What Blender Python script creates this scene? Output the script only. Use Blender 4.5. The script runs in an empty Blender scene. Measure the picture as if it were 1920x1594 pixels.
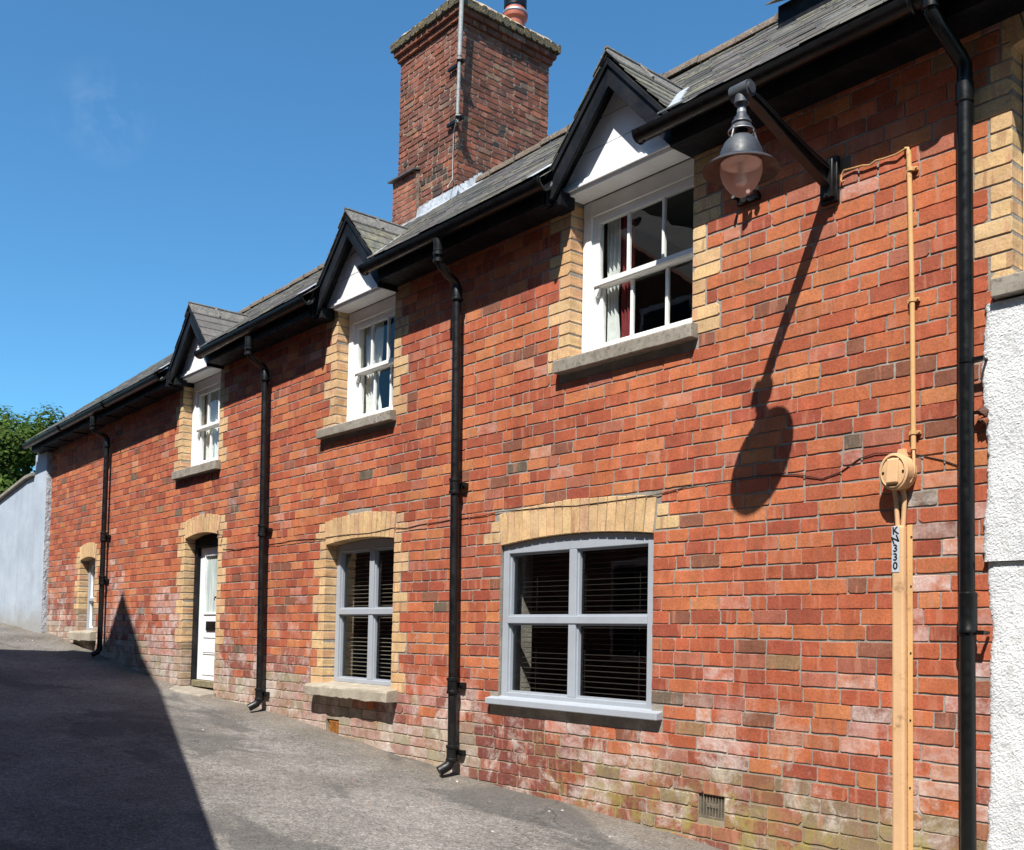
import bpy, math, random
from mathutils import Vector, Matrix, noise
R = math.radians
rnd = random.Random(7)
scene = bpy.context.scene
COL = scene.collection

# ------------------------------------------------------------------ helpers
class MB:
    def __init__(s):
        s.v = []; s.f = []; s.c = []; s.m = []; s.sm = []
        s.col = (1, 1, 1, 0); s.moss = 0.0; s.smooth = False
    def add(s, verts, faces, smooth=None):
        b = len(s.v)
        s.v += [tuple(p) for p in verts]
        s.c += [s.col] * len(verts); s.m += [s.moss] * len(verts)
        s.f += [tuple(b + i for i in f) for f in faces]
        s.sm += [s.smooth if smooth is None else smooth] * len(faces)
    def box(s, x0, x1, y0, y1, z0, z1):
        v = [(x, y, z) for x in (x0, x1) for y in (y0, y1) for z in (z0, z1)]
        s.add(v, [(0, 1, 3, 2), (4, 6, 7, 5), (0, 4, 5, 1), (2, 3, 7, 6), (0, 2, 6, 4), (1, 5, 7, 3)])
    def hexa(s, bottom, top):
        s.add(list(bottom) + list(top), [(3, 2, 1, 0), (4, 5, 6, 7), (0, 1, 5, 4), (1, 2, 6, 5), (2, 3, 7, 6), (3, 0, 4, 7)])
    def prism(s, poly, y0, y1):            # poly in x,z ; extruded along y
        n = len(poly)
        v = [(x, y0, z) for x, z in poly] + [(x, y1, z) for x, z in poly]
        s.add(v, [tuple(range(n)), tuple(range(2 * n - 1, n - 1, -1))] + [(i, i + n, (i + 1) % n + n, (i + 1) % n) for i in range(n)])
    def xprism(s, poly, x0, x1):           # poly in y,z ; extruded along x
        n = len(poly)
        v = [(x0, y, z) for y, z in poly] + [(x1, y, z) for y, z in poly]
        s.add(v, [tuple(range(n)), tuple(range(2 * n - 1, n - 1, -1))] + [(i, i + n, (i + 1) % n + n, (i + 1) % n) for i in range(n)])
    def quad(s, a, b, c, d): s.add([a, b, c, d], [(0, 1, 2, 3)])
    def tube(s, pts, r, n=12, cap=True, smooth=True):
        pts = [Vector(p) for p in pts]
        rr = r if isinstance(r, (list, tuple)) else [r] * len(pts)
        t0 = (pts[1] - pts[0]).normalized()
        up = Vector((0, 0, 1)) if abs(t0.z) < .9 else Vector((1, 0, 0))
        u = t0.cross(up).normalized()
        vs = []; fs = []
        for i, p in enumerate(pts):
            if i == 0: t = t0
            elif i == len(pts) - 1: t = (pts[i] - pts[i - 1]).normalized()
            else: t = ((pts[i + 1] - p).normalized() + (p - pts[i - 1]).normalized()).normalized()
            u = (u - t * u.dot(t)).normalized(); w = t.cross(u)
            for k in range(n):
                a = 2 * math.pi * k / n
                vs.append(p + (u * math.cos(a) + w * math.sin(a)) * rr[i])
        for i in range(len(pts) - 1):
            for k in range(n):
                fs.append((i * n + k, i * n + (k + 1) % n, (i + 1) * n + (k + 1) % n, (i + 1) * n + k))
        s.add(vs, fs, smooth)
        if cap:
            m = (len(pts) - 1) * n
            s.add(vs[:n], [tuple(range(n - 1, -1, -1))], False); s.add(vs[m:], [tuple(range(n))], False)
    def lathe(s, c, prof, n=40, smooth=True):   # prof [(r,z)] around vertical axis through c
        vs = []; fs = []
        for r, z in prof:
            for k in range(n):
                a = 2 * math.pi * k / n
                vs.append((c[0] + r * math.cos(a), c[1] + r * math.sin(a), c[2] + z))
        for i in range(len(prof) - 1):
            for k in range(n):
                fs.append((i * n + k, i * n + (k + 1) % n, (i + 1) * n + (k + 1) % n, (i + 1) * n + k))
        s.add(vs, fs, smooth)
    def build(s, name, mat, parent=None, bevel=0, loc=None):
        me = bpy.data.meshes.new(name)
        off = Vector(loc) if loc is not None else None
        vv = s.v if off is None else [tuple(Vector(p) - off) for p in s.v]
        me.from_pydata(vv, [], s.f); me.update()
        a = me.attributes.new('Col', 'FLOAT_COLOR', 'POINT')
        a.data.foreach_set('color', [x for c in s.c for x in c])
        a = me.attributes.new('Moss', 'FLOAT', 'POINT'); a.data.foreach_set('value', s.m)
        me.polygons.foreach_set('use_smooth', s.sm)
        me.materials.append(mat)
        if any(s.sm):
            try: me.set_sharp_from_angle(angle=R(38))
            except Exception: pass
        o = bpy.data.objects.new(name, me); COL.objects.link(o)
        if off is not None: o.location = off
        if parent is not None:
            o.parent = parent
            o.matrix_parent_inverse = Matrix.Identity(4)
            o.location = (off if off is not None else Vector((0, 0, 0))) - WLOC.get(parent.name, Vector((0, 0, 0)))
            WLOC[o.name] = WLOC.get(parent.name, Vector((0, 0, 0))) + o.location
        else:
            WLOC[o.name] = Vector(o.location)
        if bevel:
            b = o.modifiers.new('Bevel', 'BEVEL'); b.width = bevel; b.segments = 2; b.limit_method = 'ANGLE'; b.angle_limit = R(40)
        return o
WLOC = {}

def tag(o, label, cat, group=None, kind=None):
    if label: o['label'] = label
    if cat: o['category'] = cat
    if group: o['group'] = group
    if kind: o['kind'] = kind
    return o
def empty(name, loc, label, cat, group=None):
    o = bpy.data.objects.new(name, None); COL.objects.link(o); o.location = loc; o.empty_display_size = .2
    WLOC[o.name] = Vector(loc)
    return tag(o, label, cat, group)

def fbm(x, y, z=0., o=4): return noise.fractal(Vector((x, y, z)), 1.0, 2.0, o)
def interp(x, xs, ys):
    if x <= xs[0]: return ys[0]
    for i in range(1, len(xs)):
        if x <= xs[i]:
            t = (x - xs[i - 1]) / (xs[i] - xs[i - 1]); return ys[i - 1] + t * (ys[i] - ys[i - 1])
    return ys[-1]
GX = [-140, -60, -26, -20.7, -18.2, -17.4, -15.4, -13.8, -12.4, -10.2, -8.6, -6.7, -4.2, -2, 0, 20, 90]
GZ = [6.0, 3.3, 2.02, 1.68, 1.50, 1.46, 1.22, 1.02, .885, .76, .63, .47, .33, .21, .10, -1.0, -3.0]
def ground(x): return interp(x, GX, GZ)
def drop(x): return interp(x, [-18.4, -12.6, -11.3, -8, 3], [-.22, -.10, -.06, 0, 0])   # the eaves sag towards the far end

# ------------------------------------------------------------------ materials
def newmat(name):
    m = bpy.data.materials.new(name); m.use_nodes = True
    nt = m.node_tree; b = nt.nodes['Principled BSDF']
    return m, nt, b
def N(nt, t, **kw):
    n = nt.nodes.new(t)
    for k, v in kw.items():
        if k in n.inputs: n.inputs[k].default_value = v
        else: setattr(n, k, v)
    return n
def L(nt, a, b): nt.links.new(a, b)
def texco(nt, sc=(1, 1, 1)):
    g = N(nt, 'ShaderNodeNewGeometry'); mp = N(nt, 'ShaderNodeMapping'); mp.inputs['Scale'].default_value = sc
    L(nt, g.outputs['Position'], mp.inputs['Vector']); return mp.outputs['Vector']
def nz(nt, co, scale, detail=4, rough=.55, dist=0.):
    n = N(nt, 'ShaderNodeTexNoise'); n.inputs['Scale'].default_value = scale; n.inputs['Detail'].default_value = detail
    n.inputs['Roughness'].default_value = rough; n.inputs['Distortion'].default_value = dist
    L(nt, co, n.inputs['Vector']); return n.outputs['Fac']
def ramp(nt, f, stops):
    r = N(nt, 'ShaderNodeValToRGB'); e = r.color_ramp.elements
    while len(e) < len(stops): e.new(.5)
    for i, (p, c) in enumerate(stops):
        e[i].position = p; e[i].color = c if len(c) == 4 else (*c, 1)
    L(nt, f, r.inputs['Fac']); return r.outputs['Color']
def g4(v): return (v, v, v, 1)
def mix(nt, fac, a, b, mode='MIX'):
    m = N(nt, 'ShaderNodeMix', data_type='RGBA', blend_type=mode)
    for s_, v in ((m.inputs[0], fac), (m.inputs[6], a), (m.inputs[7], b)):
        if isinstance(v, (int, float)): s_.default_value = v
        elif isinstance(v, tuple): s_.default_value = v if len(v) == 4 else (*v, 1)
        else: L(nt, v, s_)
    return m.outputs[2]
def mth(nt, op, a, b=None):
    m = N(nt, 'ShaderNodeMath', operation=op)
    for i, v in enumerate((a, b)):
        if v is None: continue
        if isinstance(v, (int, float)): m.inputs[i].default_value = v
        else: L(nt, v, m.inputs[i])
    return m.outputs[0]
def bump(nt, b, h, strength=.3, dist=.01, prev=None):
    n = N(nt, 'ShaderNodeBump'); n.inputs['Strength'].default_value = strength; n.inputs['Distance'].default_value = dist
    L(nt, h, n.inputs['Height'])
    if prev is not None: L(nt, prev, n.inputs['Normal'])
    if b is not None: L(nt, n.outputs['Normal'], b.inputs['Normal'])
    return n.outputs['Normal']

def washes(nt, co, c):
    sep = N(nt, 'ShaderNodeSeparateXYZ'); L(nt, co, sep.inputs[0])
    h = mth(nt, 'SUBTRACT', sep.outputs[2], mth(nt, 'SUBTRACT', .05, mth(nt, 'MULTIPLY', sep.outputs[0], .081)))
    def rng(v, a, b):
        m_ = N(nt, 'ShaderNodeMapRange'); L(nt, v, m_.inputs[0]); m_.inputs[1].default_value = a; m_.inputs[2].default_value = b; return m_.outputs[0]
    hn = mth(nt, 'ADD', h, mth(nt, 'MULTIPLY', mth(nt, 'SUBTRACT', nz(nt, co, 1.7, 5, .65), .5), .9))
    sf = mth(nt, 'MULTIPLY', rng(hn, 1.0, .35), ramp(nt, nz(nt, co, 3.2, 6, .72, .5), [(.50, g4(0)), (.63, g4(.85))]))
    sf = mth(nt, 'MULTIPLY', sf, ramp(nt, nz(nt, co, 70, 4, .7), [(.28, g4(.3)), (.6, g4(1))]))
    c = mix(nt, sf, c, (.54, .48, .43))
    mf = mth(nt, 'MULTIPLY', rng(hn, .42, .18), rng(sep.outputs[0], -6.0, -4.6))
    mf = mth(nt, 'MULTIPLY', mf, ramp(nt, nz(nt, co, 6.5, 6, .7), [(.47, g4(0)), (.61, g4(.85))]))
    return mix(nt, mf, c, mix(nt, nz(nt, co, 18, 4), (.33, .26, .045), (.19, .165, .075)))
def brick_mat(name, soot=0.0):
    m, nt, b = newmat(name)
    at = N(nt, 'ShaderNodeAttribute', attribute_name='Col')
    mo = N(nt, 'ShaderNodeAttribute', attribute_name='Moss')
    co = texco(nt)
    # every brick samples its own piece of noise (offset by its colour), so stains stop at the joints
    off = N(nt, 'ShaderNodeVectorMath', operation='SCALE'); L(nt, at.outputs['Color'], off.inputs[0]); off.inputs['Scale'].default_value = 900.
    def own(sc):
        mp = N(nt, 'ShaderNodeMapping'); mp.inputs['Scale'].default_value = sc; L(nt, co, mp.inputs['Vector'])
        ad = N(nt, 'ShaderNodeVectorMath', operation='ADD'); L(nt, mp.outputs[0], ad.inputs[0]); L(nt, off.outputs[0], ad.inputs[1]); return ad.outputs[0]
    n1 = nz(nt, co, 9, 5, .6); n2 = nz(nt, co, 70, 4, .65); n3 = nz(nt, own((16, 4, 2.0)), 1.0, 3, .6); n4 = nz(nt, own((7, 7, 9)), 1.0, 5, .65, .6); n5 = nz(nt, own((6, 6, 6)), 1.0, 4, .6)
    c = mix(nt, 1.0, at.outputs['Color'], ramp(nt, n2, [(.28, g4(.68)), (.5, g4(1.0)), (.72, g4(1.2))]), 'MULTIPLY')
    c = mix(nt, 1.0, c, ramp(nt, n1, [(.3, g4(.86)), (.7, g4(1.1))]), 'MULTIPLY')
    c = mix(nt, 1.0, c, ramp(nt, n5, [(.3, (.82, .80, .80)), (.7, (1.12, 1.14, 1.16))]), 'MULTIPLY')
    # firing bands: paler or darker bars across the brick, olive and grey kiss marks
    c = mix(nt, ramp(nt, n3, [(.57, g4(0)), (.64, g4(.5))]), c, (.45, .19, .12))
    c = mix(nt, ramp(nt, n3, [(.33, g4(.5)), (.40, g4(0))]), c, (.23, .08, .045))
    c = mix(nt, ramp(nt, n4, [(.64, g4(0)), (.74, g4(.75))]), c, (.17, .115, .06))
    c = mix(nt, ramp(nt, n4, [(.24, g4(.7)), (.31, g4(0))]), c, (.10, .08, .06))
    # pale lime dust smeared over the faces
    dust = mth(nt, 'MULTIPLY', ramp(nt, nz(nt, co, 85, 5, .75), [(.52, g4(0)), (.68, g4(.36))]), ramp(nt, nz(nt, own((5, 5, 8)), 1.0, 4, .7), [(.40, g4(.12)), (.62, g4(1))]))
    c = mix(nt, dust, c, (.50, .30, .235))
    # soot and rain wash over the whole wall
    big = nz(nt, texco(nt, (1, 1, .45)), 1.3, 5, .65)
    c = mix(nt, 1.0, c, ramp(nt, big, [(.32, (.84, .82, .82)), (.66, (1.07, 1.06, 1.05))]), 'MULTIPLY')
    # salts
    ef = mth(nt, 'MULTIPLY', at.outputs['Alpha'], ramp(nt, nz(nt, own((9, 9, 12)), 1.0, 5, .7), [(.34, g4(0)), (.62, g4(1))]))
    ef = mth(nt, 'MULTIPLY', ef, ramp(nt, nz(nt, co, 60, 4, .7), [(.25, g4(.35)), (.6, g4(1))]))
    c = mix(nt, ef, c, (.60, .51, .48))
    # lichen
    mf = mth(nt, 'MULTIPLY', mo.outputs['Fac'], ramp(nt, nz(nt, co, 7, 6, .68), [(.40, g4(0)), (.60, g4(1))]))
    c = mix(nt, mf, c, mix(nt, nz(nt, co, 22, 4), (.31, .245, .05), (.19, .165, .085)))
    if 'red' in name: c = washes(nt, co, c)
    # pits
    v = N(nt, 'ShaderNodeTexVoronoi'); v.inputs['Scale'].default_value = 55; L(nt, co, v.inputs['Vector'])
    pit = ramp(nt, v.outputs['Distance'], [(.05, g4(1)), (.13, g4(0))])
    pit = mth(nt, 'MULTIPLY', pit, ramp(nt, nz(nt, co, 16, 2), [(.5, g4(0)), (.62, g4(1))]))
    c = mix(nt, mth(nt, 'MULTIPLY', pit, .65), c, (.05, .03, .02))
    if soot:
        c = mix(nt, mth(nt, 'MULTIPLY', ramp(nt, nz(nt, co, 5, 4), [(.42, g4(0)), (.62, g4(1))]), soot), c, (.035, .028, .024))
    L(nt, c, b.inputs['Base Color']); b.inputs['Roughness'].default_value = .88
    b.inputs['Specular IOR Level'].default_value = .25
    h = mth(nt, 'SUBTRACT', nz(nt, co, 140, 3, .7), mth(nt, 'MULTIPLY', pit, .8))
    p = bump(nt, None, h, .45, .0025); bump(nt, b, nz(nt, co, 24, 4), .35, .006, p)
    return m
def noisy(name, c1, c2, scale=8, rough=.8, bs=60, bst=.3, bd=.003, c3=None, spec=.3, detail=5, stops=(.35, .65)):
    m, nt, b = newmat(name); co = texco(nt)
    c = ramp(nt, nz(nt, co, scale, detail, .6), [(stops[0], c1), (stops[1], c2)])
    if c3: c = mix(nt, ramp(nt, nz(nt, co, scale * 5, 4, .65), [(.52, g4(0)), (.66, g4(1))]), c, c3)
    L(nt, c, b.inputs['Base Color']); b.inputs['Roughness'].default_value = rough; b.inputs['Specular IOR Level'].default_value = spec
    if bst: bump(nt, b, nz(nt, co, bs, 4, .65), bst, bd)
    return m
def paint(name, base, dirt, rough=.35, amount=.5, scale=30, spec=.5, bst=.12):
    m, nt, b = newmat(name); co = texco(nt)
    d = ramp(nt, nz(nt, co, scale, 6, .7), [(.60, g4(0)), (.72, g4(amount))])
    c = mix(nt, d, base, dirt)
    c = mix(nt, ramp(nt, nz(nt, co, 4, 4), [(.4, g4(0)), (.75, g4(.25))]), c, dirt)
    L(nt, c, b.inputs['Base Color']); b.inputs['Specular IOR Level'].default_value = spec
    L(nt, ramp(nt, nz(nt, co, 18, 4), [(.3, g4(rough * .8)), (.7, g4(min(1, rough * 1.5)))]), b.inputs['Roughness'])
    bump(nt, b, nz(nt, texco(nt, (1, 1, 1)), 45, 4, .6), bst, .003)
    return m
def mortar_mat():
    m, nt, b = newmat('mortar'); co = texco(nt)
    c = ramp(nt, nz(nt, co, 5, 5, .65), [(.3, (.20, .175, .15)), (.52, (.285, .255, .22)), (.72, (.38, .345, .30))])
    sep = N(nt, 'ShaderNodeSeparateXYZ'); L(nt, co, sep.inputs[0])
    c = mix(nt, ramp(nt, nz(nt, co, 160, 3, .7), [(.36, g4(.5)), (.5, g4(0))]), c, (.12, .10, .085))
    h = mth(nt, 'SUBTRACT', sep.outputs[2], mth(nt, 'SUBTRACT', .05, mth(nt, 'MULTIPLY', sep.outputs[0], .081)))
    h = mth(nt, 'ADD', h, mth(nt, 'MULTIPLY', mth(nt, 'SUBTRACT', nz(nt, co, 2.2, 4), .5), .5))
    damp = N(nt, 'ShaderNodeMapRange'); L(nt, h, damp.inputs[0]); damp.inputs[1].default_value = .62; damp.inputs[2].default_value = .25
    c = mix(nt, mth(nt, 'MULTIPLY', damp.outputs[0], .8), c, mix(nt, nz(nt, co, 9, 4), (.21, .17, .085), (.30, .25, .19)))
    c = washes(nt, co, c)
    L(nt, c, b.inputs['Base Color']); b.inputs['Roughness'].default_value = .95; b.inputs['Specular IOR Level'].default_value = .15
    p = bump(nt, None, nz(nt, co, 160, 3, .7), .6, .003); bump(nt, b, nz(nt, co, 45, 4, .6), .6, .006, p)
    return m
M = {}
M['brick'] = brick_mat('red brick')
M['old_brick'] = brick_mat('old soot stained brick', .5)
M['mortar'] = mortar_mat()
M['buff'] = brick_mat('buff brick')
M['slate'] = None
def slate_mat():
    m, nt, b = newmat('slate'); co = texco(nt)
    at = N(nt, 'ShaderNodeAttribute', attribute_name='Col'); mo = N(nt, 'ShaderNodeAttribute', attribute_name='Moss')
    c = mix(nt, 1.0, at.outputs['Color'], ramp(nt, nz(nt, co, 14, 5, .65), [(.3, g4(.72)), (.7, g4(1.25))]), 'MULTIPLY')
    li = mth(nt, 'MULTIPLY', mo.outputs['Fac'], ramp(nt, nz(nt, co, 22, 6, .7), [(.42, g4(0)), (.6, g4(1))]))
    c = mix(nt, li, c, mix(nt, nz(nt, co, 9, 3), (.20, .19, .085), (.24, .23, .17)))
    c = mix(nt, ramp(nt, nz(nt, co, 60, 3, .6), [(.66, g4(0)), (.72, g4(.5))]), c, (.33, .32, .28))
    L(nt, c, b.inputs['Base Color']); b.inputs['Roughness'].default_value = .62; b.inputs['Specular IOR Level'].default_value = .4
    bump(nt, b, nz(nt, co, 40, 5, .7), .45, .004); return m
M['slate'] = slate_mat()
M['ridge'] = noisy('clay ridge tile', (.075, .058, .045), (.155, .11, .08), 12, .9, 40, .5, .006, (.26, .24, .19))
M['dormer_ridge'] = noisy('grey ridge tile', (.085, .08, .075), (.14, .132, .122), 10, .85, 40, .4, .004, (.24, .235, .20))
M['lead'] = noisy('lead sheet', (.30, .33, .36), (.48, .51, .54), 6, .45, 14, .5, .01, (.2, .21, .22), .5)
M['black'] = paint('black gloss paint', (.0035, .0037, .004, 1), (.018, .017, .015, 1), .3, .25, 34, .35)
M['black_wood'] = paint('black painted timber', (.0035, .0045, .007, 1), (.07, .07, .072, 1), .5, .3, 46, .18)
M['black_iron'] = paint('black painted iron', (.0035, .0035, .004, 1), (.03, .027, .023, 1), .36, .3, 40, .38)
M['white'] = paint('white paint', (.82, .82, .80, 1), (.42, .38, .33, 1), .42, .55, 30, .4)
M['white_board'] = paint('white boarding paint', (.82, .82, .82, 1), (.33, .31, .29, 1), .5, .5, 26, .35)
M['grey_paint'] = paint('blue grey paint', (.325, .352, .39, 1), (.20, .20, .20, 1), .4, .4, 30, .4)
M['door_white'] = paint('white door paint', (.80, .81, .82, 1), (.45, .43, .40, 1), .35, .25, 14, .45, .05)
M['stone'] = noisy('sandstone sill', (.20, .175, .14), (.30, .27, .225), 7, .9, 90, .4, .004, (.14, .125, .10))
M['worn_stone'] = noisy('worn stone sill', (.27, .23, .175), (.38, .335, .265), 6, .92, 60, .6, .008, (.28, .25, .20))
M['roughcast'] = noisy('white roughcast', (.58, .59, .60), (.72, .725, .72), 3.5, .9, 110, .9, .008, (.54, .54, .53), .2, 6)
M['grey_render'] = noisy('pale grey render', (.345, .40, .465), (.405, .46, .525), 2.2, .85, 20, .18, .006, None, .25)
def render_mat():
    m, nt, b = newmat('streaked grey render'); co = texco(nt)
    c = ramp(nt, nz(nt, co, 1.6, 6, .65), [(.32, (.315, .365, .425)), (.66, (.405, .46, .525))])
    c = mix(nt, ramp(nt, nz(nt, texco(nt, (5, 5, .35)), 1.2, 4, .6), [(.52, g4(0)), (.72, g4(.35))]), c, (.25, .28, .31))
    sep = N(nt, 'ShaderNodeSeparateXYZ'); L(nt, co, sep.inputs[0])
    h = mth(nt, 'ADD', sep.outputs[2], mth(nt, 'MULTIPLY', mth(nt, 'SUBTRACT', nz(nt, co, 5, 5, .7), .5), .6))
    mr = N(nt, 'ShaderNodeMapRange'); L(nt, h, mr.inputs[0]); mr.inputs[1].default_value = 1.98; mr.inputs[2].default_value = 1.62
    c = mix(nt, mth(nt, 'MULTIPLY', mr.outputs[0], .65), c, (.26, .23, .19))
    c = mix(nt, ramp(nt, nz(nt, co, 40, 4, .7), [(.62, g4(0)), (.7, g4(.4))]), c, (.22, .23, .24))
    L(nt, c, b.inputs['Base Color']); b.inputs['Roughness'].default_value = .85; b.inputs['Specular IOR Level'].default_value = .2
    p = bump(nt, None, nz(nt, co, 50, 4, .7), .25, .005); bump(nt, b, nz(nt, co, 3, 4), .35, .03, p); return m
M['grey_render'] = render_mat()
M['rough_stone'] = noisy('rough grey edge', (.20, .21, .23), (.36, .37, .39), 14, .95, 26, 1.0, .03)
M['ochre'] = paint('ochre painted iron', (.58, .35, .15, 1), (.24, .12, .06, 1), .65, .8, 15, .3, .4)
M['ochre_pale'] = paint('pale ochre paint', (.59, .37, .195, 1), (.28, .15, .08, 1), .65, .85, 11, .3, .4)
M['lamp_grey'] = paint('weathered grey enamel', (.024, .029, .038, 1), (.20, .20, .20, 1), .45, .35, 50, .45)
M['lamp_brown'] = paint('rusty shade underside', (.075, .042, .034, 1), (.08, .05, .04, 1), .6, .4, 20, .3)
M['steel'] = paint('bright steel', (.42, .42, .42, 1), (.15, .14, .13, 1), .4, .4, 40, .6); M['steel'].node_tree.nodes['Principled BSDF'].inputs['Metallic'].default_value = .7
M['pole'] = noisy('galvanised pole', (.26, .26, .25), (.40, .40, .38), 20, .5, 60, .2, .002, (.15, .14, .12), .5)
M['wire'] = noisy('old black cable', (.012, .011, .010), (.03, .028, .025), 30, .6, 60, 0)
M['orange_wire'] = noisy('ochre painted cable', (.42, .22, .08), (.52, .29, .11), 30, .6, 60, 0)
M['pot'] = noisy('terracotta chimney pot', (.30, .075, .045), (.40, .11, .06), 8, .55, 60, .2, .003, None, .5)
M['flaunch'] = noisy('cement flaunching', (.27, .21, .155), (.40, .325, .25), 7, .95, 40, .8, .015, (.34, .22, .04))
M['capstone'] = noisy('lichened cap course', (.045, .042, .036), (.11, .098, .076), 9, .92, 40, .7, .01, (.28, .19, .03), .3, 5, (.35, .7))
M['rust'] = noisy('rusty iron grate', (.20, .07, .015), (.36, .15, .03), 30, .9, 80, .5, .004)
M['clay_grate'] = noisy('clay air brick', (.10, .085, .065), (.17, .14, .10), 30, .9, 80, .5, .004)
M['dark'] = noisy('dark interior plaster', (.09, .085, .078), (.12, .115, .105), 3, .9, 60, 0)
M['net'] = noisy('white net curtain', (.56, .57, .55), (.66, .67, .65), 20, .9, 60, .2, .002)
M['red_cloth'] = noisy('red curtain', (.15, .02, .022), (.22, .03, .034), 20, .9, 60, .2, .002)
M['slat'] = noisy('dark wood slat', (.035, .031, .028), (.055, .05, .044), 20, .5, 60, 0, .003, None, .3)
M['pale_slat'] = noisy('pale wood slat', (.16, .14, .11), (.21, .185, .15), 20, .5, 60, 0, .003, None, .4)
M['concrete'] = noisy('worn concrete', (.21, .18, .145), (.30, .265, .215), 8, .95, 50, .6, .008, (.22, .19, .15))
M['plate'] = noisy('grey plate', (.36, .40, .44), (.44, .48, .52), 30, .5, 60, 0)
M['ink'] = noisy('black lettering', (.01, .01, .012), (.014, .014, .015), 20, .5, 60, 0)
M['house_brick'] = noisy('shaded house brick', (.17, .07, .045), (.24, .10, .06), 6, .9, 40, .3, .004)
M['dark_brick'] = noisy('darkened blocker brick', (.05, .03, .024), (.085, .05, .038), 6, .9, 40, .3, .004)  # colour darkened so the added terrace stays dark in pane reflections
M['bark'] = noisy('bark', (.06, .045, .03), (.12, .09, .06), 12, .95, 30, .8, .02)
M['timber_sill'] = noisy('weathered timber', (.13, .11, .06), (.22, .19, .12), 20, .85, 60, .4, .003)

def ground_mat():
    m, nt, b = newmat('asphalt'); co = texco(nt)
    c = ramp(nt, nz(nt, co, .8, 6, .62), [(.32, (.105, .096, .086)), (.5, (.16, .149, .135)), (.66, (.21, .197, .18))])
    agg = N(nt, 'ShaderNodeTexVoronoi'); agg.inputs['Scale'].default_value = 75; L(nt, co, agg.inputs['Vector'])
    sp = N(nt, 'ShaderNodeSeparateColor'); L(nt, agg.outputs['Color'], sp.inputs[0])
    c = mix(nt, 1., c, ramp(nt, sp.outputs[0], [(.0, g4(.6)), (.5, g4(1.0)), (.93, g4(1.2)), (1, g4(1.7))]), 'MULTIPLY')
    c = mix(nt, 1., c, ramp(nt, nz(nt, co, 14, 5, .7), [(.3, g4(.72)), (.7, g4(1.2))]), 'MULTIPLY')
    # brown silt along the foot of the wall
    sep = N(nt, 'ShaderNodeSeparateXYZ'); L(nt, co, sep.inputs[0])
    d = mth(nt, 'ADD', sep.outputs[1], mth(nt, 'MULTIPLY', mth(nt, 'SUBTRACT', nz(nt, co, 3.5, 5, .65), .5), .75))
    silt = ramp(nt, d, [(-.0, g4(0)), (.02, g4(1))])
    mr = N(nt, 'ShaderNodeMapRange'); L(nt, d, mr.inputs[0]); mr.inputs[1].default_value = -.42; mr.inputs[2].default_value = -.08
    c = mix(nt, mth(nt, 'MULTIPLY', mr.outputs[0], .55), c, mix(nt, nz(nt, co, 16, 4), (.085, .07, .054), (.20, .16, .118)))
    # dark damp bitumen patches
    pz = ramp(nt, nz(nt, texco(nt, (.55, 1.2, 1)), .9, 4, .6, .6), [(.55, g4(0)), (.60, g4(.55))])
    c = mix(nt, pz, c, (.06, .058, .058))
    # cracks
    ck = N(nt, 'ShaderNodeTexVoronoi', feature='DISTANCE_TO_EDGE'); ck.inputs['Scale'].default_value = .55
    wv = N(nt, 'ShaderNodeVectorMath', operation='ADD'); L(nt, co, wv.inputs[0])
    nn = N(nt, 'ShaderNodeTexNoise'); nn.inputs['Scale'].default_value = 2.5; L(nt, co, nn.inputs['Vector'])
    L(nt, nn.outputs['Color'], wv.inputs[1]); L(nt, wv.outputs[0], ck.inputs['Vector'])
    cr = mth(nt, 'MULTIPLY', ramp(nt, ck.outputs['Distance'], [(.0, g4(1)), (.012, g4(0))]), ramp(nt, nz(nt, co, .5, 2), [(.5, g4(0)), (.62, g4(.45))]))
    c = mix(nt, cr, c, (.025, .023, .021))
    L(nt, c, b.inputs['Base Color']); b.inputs['Roughness'].default_value = .92; b.inputs['Specular IOR Level'].default_value = .2
    p = bump(nt, None, agg.outputs['Distance'], .8, .006)
    p = bump(nt, None, mth(nt, 'SUBTRACT', nz(nt, co, 28, 5, .7), cr), .6, .012, p)
    bump(nt, b, nz(nt, co, 3, 4), .5, .03, p)
    return m
M['asphalt'] = ground_mat()

def glass_mat(name, refl=1.0, tint=(.90, .93, .92, 1)):
    m = bpy.data.materials.new(name); m.use_nodes = True; nt = m.node_tree; nt.nodes.clear()
    out = N(nt, 'ShaderNodeOutputMaterial'); mx = N(nt, 'ShaderNodeMixShader')
    tr = N(nt, 'ShaderNodeBsdfTransparent'); tr.inputs[0].default_value = tint
    gl = N(nt, 'ShaderNodeBsdfGlossy'); gl.inputs['Roughness'].default_value = .01; gl.inputs['Color'].default_value = g4(1)
    ge = N(nt, 'ShaderNodeNewGeometry'); dt = N(nt, 'ShaderNodeVectorMath', operation='DOT_PRODUCT'); L(nt, ge.outputs['Normal'], dt.inputs[0]); L(nt, ge.outputs['Incoming'], dt.inputs[1])
    sch = mth(nt, 'POWER', mth(nt, 'SUBTRACT', 1.0, mth(nt, 'ABSOLUTE', dt.outputs['Value'])), 5.0)
    fac = mth(nt, 'ADD', .05, mth(nt, 'MULTIPLY', sch, .925))      # two-sided Schlick reflectance of a thin pane
    co = texco(nt); bm = N(nt, 'ShaderNodeBump'); bm.inputs['Strength'].default_value = .03; bm.inputs['Distance'].default_value = .02
    L(nt, nz(nt, co, 3.5, 2), bm.inputs['Height']); L(nt, bm.outputs[0], gl.inputs['Normal'])
    L(nt, mth(nt, 'MULTIPLY', fac, refl), mx.inputs[0]); L(nt, tr.outputs[0], mx.inputs[1]); L(nt, gl.outputs[0], mx.inputs[2])
    L(nt, mx.outputs[0], out.inputs[0]); return m
M['glass'] = glass_mat('window glass')
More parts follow.
